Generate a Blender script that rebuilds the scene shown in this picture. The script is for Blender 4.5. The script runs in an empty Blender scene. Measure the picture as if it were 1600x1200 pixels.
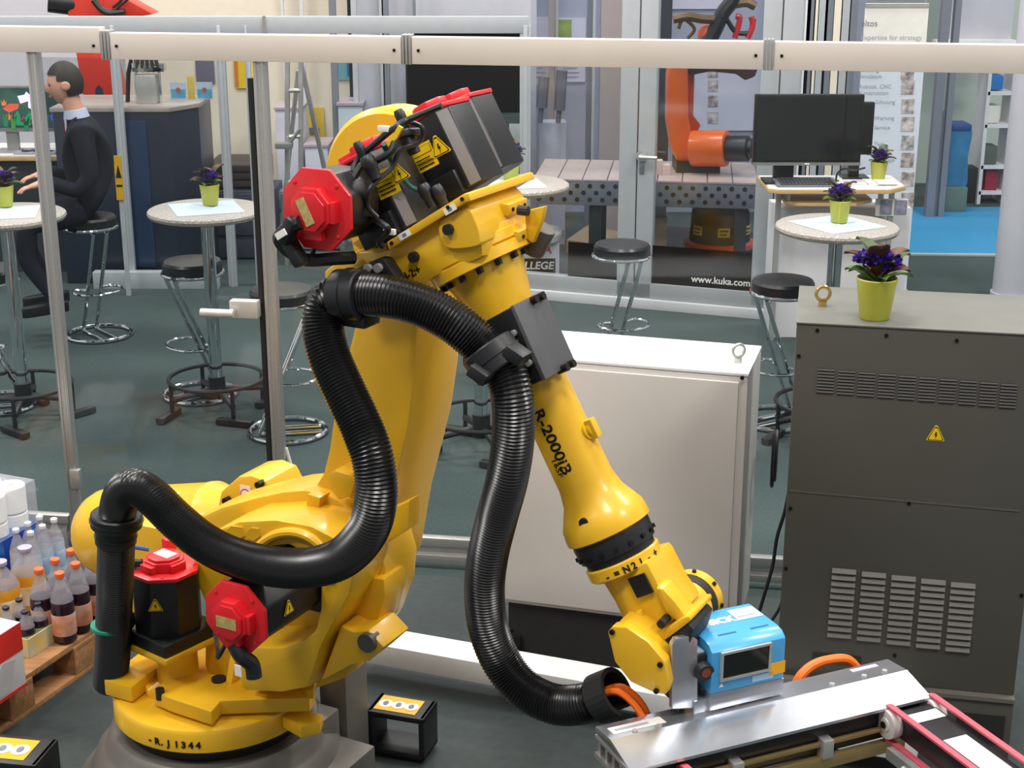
import bpy, bmesh, math, random
from mathutils import Vector as V, Matrix as MX
random.seed(7)
C = bpy.context.scene.collection
SC = bpy.context.scene
PI = math.pi
# ------------------------------------------------------------------ camera, light, exposure
H = 2.64; FPX = 2400.0; TILT = math.radians(17.7)
cam_d = bpy.data.cameras.new('camera'); cam = bpy.data.objects.new('camera', cam_d); C.objects.link(cam)
cam.location = (0, 0, H); cam.rotation_euler = (PI/2 - TILT, 0, 0)
cam_d.sensor_width = 36; cam_d.lens = 36*FPX/1600; cam_d.clip_end = 200
SC.camera = cam
w = bpy.data.worlds.new('hall_air'); SC.world = w; w.use_nodes = True
w.node_tree.nodes['Background'].inputs[0].default_value = (0.97, 0.97, 0.98, 1)
w.node_tree.nodes['Background'].inputs[1].default_value = 0.42
SC.view_settings.view_transform = 'Standard'
SC.view_settings.look = 'None'
SC.view_settings.exposure = -0.5
SC.view_settings.gamma = 1.0
SC.view_settings.use_curve_mapping = False
def lamp(x, y, z, sx, sy, e, col=(1, .97, .92), tilt=(0, 0, 0)):
    d = bpy.data.lights.new('hall_lamp', 'AREA'); d.shape = 'RECTANGLE'; d.size = sx; d.size_y = sy
    d.energy = e; d.color = col
    o = bpy.data.objects.new('hall_lamp', d); C.objects.link(o); o.location = (x, y, z); o.rotation_euler = tilt
for lx in (-4.5, 0, 4.5):
    for ly in (0.8, 5.2, 9.6):
        lamp(lx, ly, 6.8, 1.5, 1.1, 310)
lamp(-1.5, 13.0, 5.2, 5, 1.0, 230)
# ------------------------------------------------------------------ camera geometry helpers
s_, c_ = math.sin(TILT), math.cos(TILT)
FW = V((0, c_, -s_)); UPV = V((0, s_, c_)); O = V((0, 0, H))
def ray(x, y): return (FW*FPX + V((1, 0, 0))*(x-800) - UPV*(y-600)).normalized()
def onp(x, y, p, n):
    d = ray(x, y); return O + d*((p-O).dot(n)/d.dot(n))
def G(x, y, z=0.0):
    d = ray(x, y); return O + d*((z-H)/d.z)
def D(x, y, Y): return onp(x, y, V((0, Y, 0)), V((0, 1, 0)))
def depth(p): return (p-O).dot(FW)
def zat(x, y, Y): return D(x, y, Y).z
# ------------------------------------------------------------------ materials
MATS = {}
def lin(c):
    return tuple((v/255/12.92 if v/255 <= .04045 else ((v/255+.055)/1.055)**2.4) for v in c)
def M(name, rgb, rough=.5, metal=0.0, var=.06, scale=14.0, bump=0.0, coat=0.0, spec=.5, emit=None, alpha=None, stretch=None, col2=None):
    if name in MATS: return MATS[name]
    m = bpy.data.materials.new(name); m.use_nodes = True; nt = m.node_tree; b = nt.nodes['Principled BSDF']
    c = lin(rgb)
    tc = nt.nodes.new('ShaderNodeTexCoord'); mp = nt.nodes.new('ShaderNodeMapping'); nz = nt.nodes.new('ShaderNodeTexNoise')
    nt.links.new(tc.outputs['Object'], mp.inputs[0]); nt.links.new(mp.outputs[0], nz.inputs['Vector'])
    if stretch: mp.inputs['Scale'].default_value = stretch
    nz.inputs['Scale'].default_value = scale; nz.inputs['Detail'].default_value = 4
    rp = nt.nodes.new('ShaderNodeValToRGB'); nt.links.new(nz.outputs[0], rp.inputs[0])
    rp.color_ramp.elements[0].position = .3; rp.color_ramp.elements[1].position = .7
    c2 = lin(col2) if col2 else tuple(v*(1+var) for v in c)
    rp.color_ramp.elements[0].color = tuple(v*(1-var) for v in c)+(1,) if not col2 else c+(1,)
    rp.color_ramp.elements[1].color = tuple(min(1, v) for v in c2)+(1,)
    nt.links.new(rp.outputs[0], b.inputs['Base Color'])
    b.inputs['Roughness'].default_value = rough; b.inputs['Metallic'].default_value = metal
    b.inputs['Coat Weight'].default_value = coat; b.inputs['Coat Roughness'].default_value = .15
    b.inputs['Specular IOR Level'].default_value = spec
    if bump:
        bp = nt.nodes.new('ShaderNodeBump'); bp.inputs['Strength'].default_value = bump; bp.inputs['Distance'].default_value = .004
        nt.links.new(nz.outputs[0], bp.inputs['Height']); nt.links.new(bp.outputs[0], b.inputs['Normal'])
    if emit:
        b.inputs['Emission Strength'].default_value = emit; nt.links.new(rp.outputs[0], b.inputs['Emission Color'])
    if alpha is not None: b.inputs['Alpha'].default_value = alpha
    MATS[name] = m; return m
def glass(name, tint, gloss=.05):
    if name in MATS: return MATS[name]
    m = bpy.data.materials.new(name); m.use_nodes = True; nt = m.node_tree
    for n in list(nt.nodes): nt.nodes.remove(n)
    out = nt.nodes.new('ShaderNodeOutputMaterial'); t = nt.nodes.new('ShaderNodeBsdfTransparent'); g = nt.nodes.new('ShaderNodeBsdfGlossy')
    mx = nt.nodes.new('ShaderNodeMixShader'); t.inputs[0].default_value = tint+(1,); g.inputs['Roughness'].default_value = .08
    mx.inputs[0].default_value = gloss
    nt.links.new(t.outputs[0], mx.inputs[1]); nt.links.new(g.outputs[0], mx.inputs[2]); nt.links.new(mx.outputs[0], out.inputs[0])
    MATS[name] = m; return m
YEL = M('yellow_paint', (230, 178, 32), .36, var=.04, scale=5, coat=.25)
YEL2 = M('yellow_paint_deep', (226, 172, 22), .42, var=.05, scale=6, coat=.2)  # slightly deeper yellow for the shoulder floor, pockets, web and tray
RED = M('red_plastic', (214, 26, 36), .38, coat=.2)
BLK = M('black_metal', (26, 27, 30), .42, var=.12)
MOT = M('motor_black', (21, 22, 26), .42, var=.1)
MOT_LIT = M('motor_black_lit', (116, 112, 112), .45, var=.05)  # motor black lightened: lamp light on the chamfers put into the colour
HOSE = M('hose_black', (16, 16, 18), .30, var=.1, spec=.6)
RUB = M('rubber', (24, 24, 25), .6, var=.1)
STEEL = M('cast_steel', (112, 108, 102), .5, .35, var=.14, scale=8, bump=.1)
ALU = M('aluminium', (196, 194, 192), .34, .75, var=.05, stretch=(2, 2, 30))
ALUP = M('aluminium_plate', (205, 208, 214), .30, .8, var=.12, scale=5)
ALUR = M('rail_aluminium', (222, 212, 202), .48, .25, var=.03, scale=4)
CHR = M('chrome', (225, 228, 232), .08, 1.0, var=.02)
SCR = M('dark_screw', (35, 33, 32), .4, .6)
SIL = M('zinc', (196, 196, 192), .34, .55)
WHT = M('white_label', (236, 234, 228), .5, var=.03)
GOLDL = M('name_plate', (198, 176, 110), .45, .3, var=.25, scale=90)
LABY = M('label_yellow', (236, 196, 20), .4, var=.03)
LABO = M('label_orange', (246, 176, 22), .4, var=.03)
INK = M('black_ink', (14, 14, 14), .5)
GINK = M('grey_ink', (120, 124, 134), .5)
LGINK = M('pale_grey_ink', (168, 174, 186), .5)
RINK = M('red_ink', (190, 40, 44), .5)
# ------------------------------------------------------------------ mesh helpers
def nb(): return bmesh.new()
def obj(name, bm, mat, parent=None, smooth=35, bev=0, seg=2):
    bmesh.ops.recalc_face_normals(bm, faces=bm.faces[:])
    if bev:
        es = [e for e in bm.edges if len(e.link_faces) == 2 and e.calc_face_angle(0) > .5]
        try: bmesh.ops.bevel(bm, geom=es, offset=bev, segments=seg, affect='EDGES', profile=.6, clamp_overlap=True)
        except Exception: pass
    me = bpy.data.meshes.new(name); bm.to_mesh(me); bm.free()
    for mm in (mat if isinstance(mat, (list, tuple)) else [mat]): me.materials.append(mm)
    if smooth:
        me.polygons.foreach_set('use_smooth', [True]*len(me.polygons)); me.set_sharp_from_angle(angle=math.radians(smooth))
    o = bpy.data.objects.new(name, me); C.objects.link(o)
    if parent is not None: attach(o, parent)
    return o
def wm(o):
    m = MX.Translation(o.location) @ o.rotation_euler.to_matrix().to_4x4()
    return (wm(o.parent) @ o.matrix_parent_inverse @ m) if o.parent else m
def attach(o, p):
    o.parent = p; o.matrix_parent_inverse = wm(p).inverted()
def tag(o, label, cat, group=None):
    o['label'] = label; o['category'] = cat
    if group: o['group'] = group
    return o
def thing(name, label, cat, loc=(0, 0, 0), rz=0, group=None):
    o = bpy.data.objects.new(name, None); C.objects.link(o); o.location = loc; o.rotation_euler = (0, 0, rz); o.empty_display_size = .1
    return tag(o, label, cat, group)
def struct(name, bm, mat, **k):
    o = obj(name, bm, mat, **k); o['kind'] = 'structure'; return o
def stuff(o): o['kind'] = 'stuff'; return o
def dup(o, label, loc, rz=0, group=None):
    r = cp(o, None); r.location = loc; r.rotation_euler = (0, 0, rz); r['label'] = label
    if group: r['group'] = group
    return r
def cp(o, par):
    c = o.copy(); C.objects.link(c)
    if par is not None: c.parent = par
    for k in o.children: cp(k, c)
    return c
def face(bm, pts, mi=0):
    f = bm.faces.new([bm.verts.new(p) for p in pts]); f.material_index = mi; return f
def box(bm, c, s, ax=None, mi=0):
    c = V(c); ax = ax or (V((1, 0, 0)), V((0, 1, 0)), V((0, 0, 1)))
    vs = [bm.verts.new(c + ax[0]*(i*s[0]/2) + ax[1]*(j*s[1]/2) + ax[2]*(k*s[2]/2)) for i in (-1, 1) for j in (-1, 1) for k in (-1, 1)]
    for q in ((0, 1, 3, 2), (4, 6, 7, 5), (0, 4, 5, 1), (2, 3, 7, 6), (0, 2, 6, 4), (1, 5, 7, 3)):
        bm.faces.new([vs[i] for i in q]).material_index = mi
    return bm
def prism(bm, pts, vec, mi=0):
    a = [bm.verts.new(p) for p in pts]; b = [bm.verts.new(V(p)+V(vec)) for p in pts]; n = len(pts)
    fs = [bm.faces.new(a), bm.faces.new(b[::-1])]
    for i in range(n): fs.append(bm.faces.new((a[i], b[i], b[(i+1) % n], a[(i+1) % n])))
    for f in fs: f.material_index = mi
    return bm
def frame(d):
    d = V(d).normalized(); a = V((0, 0, 1)) if abs(d.z) < .95 else V((1, 0, 0))
    x = d.cross(a).normalized(); return x, d.cross(x).normalized(), d
def lathe(bm, p0, d, prof, n=32, mi=0, rot=0, cap=True):
    x, y, d = frame(d); p0 = V(p0); rings = []
    for t, r in prof:
        rings.append([bm.verts.new(p0 + d*t + (x*math.cos(rot+2*PI*i/n) + y*math.sin(rot+2*PI*i/n))*r) for i in range(n)])
    for a, b in zip(rings, rings[1:]):
        for i in range(n): bm.faces.new((a[i], a[(i+1) % n], b[(i+1) % n], b[i])).material_index = mi
    if cap:
        bm.faces.new(rings[0][::-1]).material_index = mi; bm.faces.new(rings[-1]).material_index = mi
    return bm
def cyl(bm, p0, p1, r, n=24, mi=0, r1=None, rot=0):
    p0, p1 = V(p0), V(p1); return lathe(bm, p0, p1-p0, [(0, r), ((p1-p0).length, r if r1 is None else r1)], n, mi, rot)
def tube(bm, pts, r, n=10, mi=0, closed=False, rfun=None):
    pts = [V(p) for p in pts]; N = len(pts); rings = []; prev = None
    for i, p in enumerate(pts):
        if closed: t = pts[(i+1) % N]-pts[i-1]
        else: t = pts[min(i+1, N-1)]-pts[max(i-1, 0)]
        t.normalize()
        if prev is None: x, _, _ = frame(t)
        else: x = (prev - t*prev.dot(t)).normalized()
        prev = x; y = t.cross(x); rr = rfun(i) if rfun else r
        rings.append([bm.verts.new(p + (x*math.cos(2*PI*k/n)+y*math.sin(2*PI*k/n))*rr) for k in range(n)])
    pairs = list(zip(rings, rings[1:])) + ([(rings[-1], rings[0])] if closed else [])
    for a, b in pairs:
        for i in range(n): bm.faces.new((a[i], a[(i+1) % n], b[(i+1) % n], b[i])).material_index = mi
    if not closed:
        bm.faces.new(rings[0][::-1]).material_index = mi; bm.faces.new(rings[-1]).material_index = mi
    return bm
def spline(pts, k=8, closed=False):
    pts = [V(p) for p in pts]; n = len(pts); out = []
    rng = range(n) if closed else range(n-1)
    for i in rng:
        if closed: p0, p1, p2, p3 = pts[i-1], pts[i], pts[(i+1) % n], pts[(i+2) % n]
        else: p0, p1, p2, p3 = pts[max(i-1, 0)], pts[i], pts[i+1], pts[min(i+2, n-1)]
        for j in range(k):
            t = j/k
            out.append(.5*((2*p1)+(-p0+p2)*t+(2*p0-5*p1+4*p2-p3)*t*t+(-p0+3*p1-3*p2+p3)*t**3))
    if not closed: out.append(pts[-1])
    return out
def resample(pts, step):
    out = [pts[0]]; acc = 0
    for a, b in zip(pts, pts[1:]):
        L = (b-a).length; t = step-acc
        while t <= L:
            out.append(a.lerp(b, t/L)); t += step
        acc = L-(t-step)
    return out
def decal(name, parent, org, xd, yd, layers, lift=.0008):
    """thin printed label: layers = [(list of 2-D points, material)], stacked upwards"""
    bm = nb(); xd = V(xd).normalized(); yd = V(yd).normalized(); nn = xd.cross(yd).normalized(); mats = []; org = V(org)
    for i, (poly, m) in enumerate(layers):
        if m not in mats: mats.append(m)
        prism(bm, [org+xd*x+yd*y+nn*(lift*i) for x, y in poly], nn*lift, mats.index(m))
    return obj(name, bm, mats, parent, smooth=0)
def rect(x0, y0, x1, y1): return [(x0, y0), (x1, y0), (x1, y1), (x0, y1)]
def disc(cx, cy, r, n=20, ry=None): return [(cx+r*math.cos(2*PI*i/n), cy+(ry or r)*math.sin(2*PI*i/n)) for i in range(n)]
def tri_sign(name, parent, org, xd, yd, s):
    h = s*.87
    def T(k): return [(-s/2*k, -h/3*k), (-s/2*k*.86, -h/3*k-s*.04), (s/2*k*.86, -h/3*k-s*.04), (s/2*k, -h/3*k), (s*.07, h*.66*k), (-s*.07, h*.66*k)]
    bolt = [(-.02*s, .2*s), (.06*s, .2*s), (.02*s, .06*s), (.09*s, .06*s), (-.03*s, -.22*s), (.0, -.02*s), (-.07*s, -.02*s)]
    return decal(name, parent, org, xd, yd, [(T(1), LABY), (T(.86), INK), (T(.74), LABY), (bolt, INK)])
def text(name, s, org, xd, yd, size, mat, parent=None, ext=.0006, align='LEFT', shear=0, bold=0):
    cu = bpy.data.curves.new(name, 'FONT'); cu.body = s; cu.size = size; cu.extrude = ext; cu.align_x = align; cu.shear = shear; cu.offset = bold; cu.resolution_u = 3
    t = bpy.data.objects.new(name, cu); C.objects.link(t)
    dg = bpy.context.evaluated_depsgraph_get(); me = bpy.data.meshes.new_from_object(t.evaluated_get(dg))
    bpy.data.objects.remove(t); bpy.data.curves.remove(cu)
    xd = V(xd).normalized(); yd = V(yd).normalized(); zd = xd.cross(yd).normalized()
    m = MX((xd, yd, zd)).transposed().to_4x4(); m.translation = V(org)
    me.transform(m); me.materials.clear(); me.materials.append(mat)
    o = bpy.data.objects.new(name, me); C.objects.link(o)
    if parent is not None: attach(o, parent)
    return o
Z = V((0, 0, 1))
#PART2
# ------------------------------------------------------------------ setting
CARP = M('carpet_grey', (68, 80, 79), .95, var=.10, scale=60, bump=.15, spec=.15)
def two_scale(m, amt=.16, sc=.9):
    nt = m.node_tree; b = nt.nodes['Principled BSDF']; src = b.inputs['Base Color'].links[0].from_socket
    nz = nt.nodes.new('ShaderNodeTexNoise'); nz.inputs['Scale'].default_value = sc; nz.inputs['Detail'].default_value = 5
    tc = [n for n in nt.nodes if n.type == 'TEX_COORD'][0]; nt.links.new(tc.outputs['Object'], nz.inputs['Vector'])
    mr = nt.nodes.new('ShaderNodeMapRange'); mr.inputs[1].default_value = .3; mr.inputs[2].default_value = .7; mr.inputs[3].default_value = 1-amt; mr.inputs[4].default_value = 1+amt
    nt.links.new(nz.outputs[0], mr.inputs[0])
    mx = nt.nodes.new('ShaderNodeMix'); mx.data_type = 'RGBA'; mx.blend_type = 'MULTIPLY'; mx.inputs[0].default_value = 1
    nt.links.new(src, mx.inputs[6]); nt.links.new(mr.outputs[0], mx.inputs[7]); nt.links.new(mx.outputs[2], b.inputs['Base Color'])
two_scale(CARP)
struct('floor', box(nb(), (1, 8, -.05), (20, 18, .1)), CARP)
CELLF = M('cell_floor_dark', (52, 60, 60), .62, var=.12, scale=30, bump=.08, spec=.35); two_scale(CELLF, .2, 1.6)
FA = V((-1.87, 6.03, 0)); FD = V((1, -.15, 0)).normalized(); FN = V((FD.y, -FD.x, 0))      # safety fence line
def fx(x): return V((x, 6.03-.15*(x+1.87), 0))
bm = nb(); prism(bm, [V((-2.6, .6, 0)), V((2.6, .6, 0)), fx(2.6)+FN*.1, fx(-2.6)+FN*.1], (0, 0, .006))
struct('floor_cell', bm, CELLF)
WLAV = M('wall_lavender', (206, 204, 212), .7, var=.02)
WCRM = M('wall_cream', (236, 226, 206), .7, var=.02)
WGRY = M('wall_grey', (186, 188, 198), .6, var=.02)
WPAL = M('wall_pale', (224, 226, 230), .7, var=.02)
WGRN = M('wall_green_white', (206, 220, 210), .7, var=.02)
WBLU = M('wall_blue_grey', (168, 174, 192), .6, var=.03)
WBRN = M('wall_taupe', (168, 156, 152), .6, var=.03)
FRM = M('frame_grey', (186, 190, 194), .45, .2, var=.03)
FRMD = M('frame_grey_dark', (128, 134, 144), .45, .3, var=.03)
def wall(name, x0, x1, Y, mat, z0=0, z1=4.2, th=.08, yref=100):
    a = D(x0, yref, Y).x; b = D(x1, yref, Y).x
    return struct(name, box(nb(), ((a+b)/2, Y+th/2, (z0+z1)/2), (b-a, th, z1-z0)), mat)
struct('wall_back', box(nb(), (1, 16.5, 2.5), (22, .1, 5)), WPAL)
struct('wall_left', box(nb(), (-8.5, 8, 2.5), (.1, 17, 5)), WPAL)
struct('wall_right', box(nb(), (9.5, 8, 2.5), (.1, 17, 5)), WPAL)
wall('wall_left_stand', -220, 205, 13.4, WLAV)
wall('wall_cream_stand', 196, 575, 13.0, WCRM)
wall('wall_grey_stand', 560, 838, 12.2, WGRY)
wall('wall_cell_back', 826, 1345, 13.2, WBLU)
wall('wall_room_back', 1440, 1700, 14.6, WGRN)
wall('wall_right_header', 1480, 1576, 13.6, WGRY, zat(1500, 62, 13.6), 4.2)
struct('trim_header', box(nb(), (D(1520, 64, 13.6).x, 13.55, zat(1520, 66, 13.6)), (.7, .12, .05)), M('trim_white', (236, 238, 236), .5))
# posts of the grey partition
for i, (px, wd, Y, mt) in enumerate(((521, .05, 12.1, FRMD), (554, .04, 12.1, FRM), (603, .05, 12.1, FRMD), (597, .03, 12.1, FRM), (648, .02, 12.1, FRMD))):
    struct('trim_%d' % (i+1), box(nb(), (D(px, 60, Y).x, Y, 1.9), (wd, .06, 3.8)), mt)
# blue carpet aisle on the right
BLUEC = M('carpet_blue', (66, 142, 188), .95, var=.06, scale=50, spec=.1)
a = G(1400, 397); b = G(1640, 400); struct('floor_aisle', prism(nb(), [a, b+V((.5, 0, 0)), V((b.x+1.2, 13.4, 0)), V((a.x, 13.4, 0))], (0, 0, .006)), BLUEC)
struct('trim_aisle', prism(nb(), [a+V((-.05, -.05, 0)), b+V((.5, -.05, 0)), b+V((.5, 0, 0)), a], (0, 0, .012)), FRM)
# round column
bm = nb(); cc = V((3.40, 10.15, 0)); cyl(bm, cc, cc+Z*4.4, .128, 40); cyl(bm, cc, cc+Z*.06, .14, 40)
struct('column', bm, M('column_grey', (198, 199, 208), .5, var=.02))
# door frame of the back room
bm = nb()
for px in (1462, 1480):
    box(bm, (D(px, 200, 13.0).x, 13.0, 1.15), (.07 if px < 1470 else .05, .08, 2.3))
box(bm, (D(1471, 200, 13.0).x, 13.02, .45), (.10, .04, .9))
struct('door_1', bm, FRMD)
# ------------------------------------------------------------------ glazed demonstration cell (wall of the neighbouring stand)
KA = V((.05, 10.24, 0)); KD = V((1.48, -.53, 0)).normalized(); KN = V((-KD.y, KD.x, 0))   # KN points away from the camera
def kp(px, py): return onp(px, py, KA, KN)
def kbox(bm, x0, y0, x1, y1, th=.05, off=0, mi=0):
    """upright rectangle on the cell front given by its pixel corners at mid height"""
    a = kp(x0, y1); b = kp(x1, y1); z1 = kp((x0+x1)/2, y0).z; z0 = kp((x0+x1)/2, y1).z
    a2 = V((a.x, a.y, z0)); b2 = V((b.x, b.y, z0))
    prism(bm, [a2, b2, V((b2.x, b2.y, z1)), V((a2.x, a2.y, z1))], KN*th, mi); return bm
def kcol(name, xa, xb, mat, th=.07, zt=2.9, parent=None):
    ua = (kp(xa, 300)-KA).dot(KD); ub = (kp(xb, 300)-KA).dot(KD)
    return struct(name, prism(nb(), [KA+KD*ua, KA+KD*ub, KA+KD*ub+Z*zt, KA+KD*ua+Z*zt], KN*th), mat, bev=.006)
kcol('door_2_frame', 966, 993, FRM); kd = kcol('door_2', 995, 1021, FRM)
kcol('trim_6', 1180, 1208, FRM); kcol('trim_7', 1210, 1240, FRM)
KRAIL = M('frame_kick', (206, 208, 210), .5, var=.02)
ua, ub = -.02, (kp(1245, 440)-KA).dot(KD)
def kslab(u0, u1, z0, z1, th, off=0, bm=None):
    return prism(bm or nb(), [KA+KD*u0+KN*off+Z*z0, KA+KD*u1+KN*off+Z*z0, KA+KD*u1+KN*off+Z*z1, KA+KD*u0+KN*off+Z*z1], KN*th)
zk = kp(1000, 478).z
zk1, zk2 = kp(1000, 466).z, kp(1000, 442).z
struct('baseboard_front', kslab(ua, ub+.25, 0, zk1, .10, -.03), KRAIL, bev=.005)
struct('baseboard_upper', kslab(ua, ub, zk1, zk2, .08, 0), M('frame_kick_grey', (160, 163, 166), .5, var=.02), bev=.005)
g1 = glass('cell_glass', (.90, .92, .95), .05)
DKF = M('dark_red_film', (20, 8, 7), .4, var=.15, scale=3, spec=.15)
u = [(kp(px, 300)-KA).dot(KD) for px in (826, 966, 1021, 1182)]
for n, (u0, u1) in enumerate(((u[0], u[1]), (u[2], u[3]))):
    struct('window_%d' % (n+1), kslab(u0, u1, zk2, 2.9, .012, .03), g1)
    zf = kp(1000, 383).z if n else kp(900, 380).z
    struct('window_%d_film' % (n+1), kslab(u0 if n else (kp(886, 400)-KA).dot(KD), u1, zk2, zf, .006, .022), DKF)
struct('floor_demo', prism(nb(), [KA+KD*ua+KN*.1, KA+KD*ub+KN*.1, KA+KD*ub+KN*2.6, KA+KD*ua+KN*2.6], (0, 0, .008)), M('demo_floor_dark', (44, 38, 38), .6, var=.1))
# handle and key plate of the glazed door
bm = nb(); p = kp(1003, 243); cyl(bm, p-KN*.02, p-KN*.01, .035, 16); cyl(bm, p, p-KN*.07, .012, 10); cyl(bm, p-KN*.07, p-KN*.07+KD*.12, .012, 10)
obj('door_handle', bm, SIL, kd)
bm = nb(); p = kp(1003, 262); box(bm, p-KN*.006, (.03, .012, .075), (KD, KN, Z)); obj('lock_plate', bm, FRMD, kd, bev=.003)
# web address on the dark film
p = kp(1079, 441)+KN*.018
w1 = text('sign_lettering', 'www.kuka.com', p, KD, Z, .063, WHT, ext=.001, bold=.0012)
w1['kind'] = 'structure'; w1.name = 'window_2_lettering'
# right of the cell: profile posts and grey wall
for i, (px, wd, mt) in enumerate(((1248, .12, WPAL), (1264, .05, FRMD), (1272, .03, WCRM), (1282, .06, FRM), (1292, .05, FRMD), (1306, .05, WCRM), (1318, .06, FRM), (1330, .05, FRMD))):
    struct('trim_%d' % (i+8), box(nb(), (D(px, 60, 12.6).x, 12.6, 1.9), (wd*1.3, .08, 3.8)), mt)
# inner posts of the cell (left bay)
for i, (px, wd, Y, mt) in enumerate(((862, .05, 12.6, WBRN), (870, .02, 12.58, FRM), (922, .05, 12.2, FRMD), (928, .02, 12.15, FRM))):
    struct('trim_%d' % (i+20), box(nb(), (D(px, 60, Y).x, Y, 1.9), (wd, .05, 3.8)), mt)
wall('wall_taupe_panel', 938, 975, 12.1, WBRN)
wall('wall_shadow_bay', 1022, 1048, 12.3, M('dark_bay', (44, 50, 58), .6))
# ------------------------------------------------------------------ yellow industrial robot
PSI = math.radians(28)
RF = V((math.cos(PSI), -math.sin(PSI), 0)); RN = V((-math.sin(PSI), -math.cos(PSI), 0))   # forward, and sideways towards the camera
d = ray(335, 1062); P0 = O + d*(4.1/d.y); P0 = V((P0.x, P0.y, 0)); ZT = (O+d*(4.1/d.y)).z
def RP(x, y, off=0.0): return onp(x, y, P0+RN*off, RN)
def rpoly(pts, off): return [RP(x, y, off) for x, y in pts]
def rsm(pts, off, k=5): return spline(rpoly(pts, off), k, True)
def spx(p): return FPX/depth(p)
rob = thing('industrial_robot', 'large yellow six-axis robot arm with black ribbed hose and red-capped motors', 'robot', (P0.x, P0.y, 0))
def rprism(name, pts, o0, o1, mat=YEL, parent=rob, bev=.008, smooth=False):
    q = rsm(pts, o0) if smooth else rpoly(pts, o0)
    return obj(name, prism(nb(), q, -RN*(o0-o1)), mat, parent, bev=bev)
AX = V((P0.x, P0.y, 0))
# base casting
bm = nb(); lathe(bm, AX, Z, [(0, .43), (.11, .42), (.15, .385), (.165, .37), (.20, .36), (.225, .335), (.235, .325), (.27, .315), (.285, .30)], 48)
base = obj('base_casting', bm, STEEL, rob)
def gb(px, py, z): return G(px, py, z)
bm = nb(); e1 = RF; e2 = -RN
c0 = G(430, 1130, .27); box(bm, (c0.x, c0.y, .14), (.26, .30, .28), (e1, e2, Z)); box(bm, V((c0.x, c0.y, .09))+e1*.10-e2*.05, (.30, .42, .18), (e1, e2, Z))
box(bm, V((c0.x, c0.y, .20))+e1*.085+e2*.24, (.10, .12, .40), (e1, e2, Z))
obj('base_block', bm, STEEL, base, bev=.008)
for px, py in ((475, 1108), (520, 1085), (455, 1150)):
    p = G(px, py, .26); obj('bolt', cyl(nb(), V((p.x, p.y, .18)), V((p.x, p.y, .30)), .014, 8), SIL, base)
# turntable
zt = ZT
bm = nb(); lathe(bm, AX, Z, [(.285, .26), (.325, .275), (.327, .255)], 48); obj('turntable_seal', bm, RUB, rob)
bm = nb(); lathe(bm, AX, Z, [(zt-.075, .285), (zt-.07, .297), (zt-.015, .297), (zt-.005, .29), (zt, .275), (zt+.001, .05)], 56)
turn = obj('turntable', bm, YEL, rob)
def tplate(name, pts, z, th, parent=turn, bev=.006, mat=YEL):
    q = [G(x, y, z) for x, y in pts]; return obj(name, prism(nb(), q, (0, 0, -th)), mat, parent, bev=bev)
tplate('stop_plate', [(162, 1062), (205, 1074), (262, 1030), (255, 1012), (230, 1010)], zt+.055, .05)
tplate('front_plate', [(262, 1058), (300, 1050), (330, 1052), (400, 1062), (478, 1078), (484, 1090), (345, 1095), (330, 1112), (268, 1092), (240, 1080)], zt+.055, .045)
tplate('deck_plate', [(215, 1055), (300, 1020), (430, 1015), (500, 1040), (490, 1078), (400, 1085), (300, 1088), (230, 1078)], zt+.028, .03)
tplate('side_lug', [(462, 1104), (505, 1115), (500, 1128), (470, 1135), (440, 1118)], zt-.01, .04)
for px, py in ((168, 1068), (180, 1072), (192, 1076)):
    p = G(px, py, zt+.03); obj('bolt_hole', cyl(nb(), p, p-V((0, .012, 0)), .006, 8), SCR, turn)
for px, py in ((296, 1098), (308, 1102), (320, 1106)):
    p = G(px, py, zt+.03); obj('bolt_hole', cyl(nb(), p, p-V((0, .012, 0)), .006, 8), SCR, turn)
p = G(250, 1082, zt+.055); obj('plug', cyl(nb(), p-Z*.02, p+Z*.012, .013, 12), RUB, turn)
p = G(342, 1062, zt+.057); obj('plug', cyl(nb(), p-Z*.02, p+Z*.006, .022, 12), RUB, turn)
# stamped digits round the rim
for i, ch in enumerate('-R.J1344'[::1]):
    an = math.radians(-118 + i*4.0); dr = V((math.cos(an), math.sin(an), 0)); tg = V((-dr.y, dr.x, 0))
    o = text('rim_lettering', ch, AX+dr*.2985+Z*(zt-.053), tg, Z, .028, INK, turn, bold=.001)
# gusset plates rising from the turntable
for px in (367, 412):
    a = G(px-8, 1062, zt+.055); tplate_h = V((0, 0, .15))
    bm = nb(); prism(bm, [a-RN*.0+RN*.02, a-RN*.16, a-RN*.16+Z*.16, a-RN*.03+Z*.14], RF*.022); obj('gusset', bm, YEL, turn, bev=.004)
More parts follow.
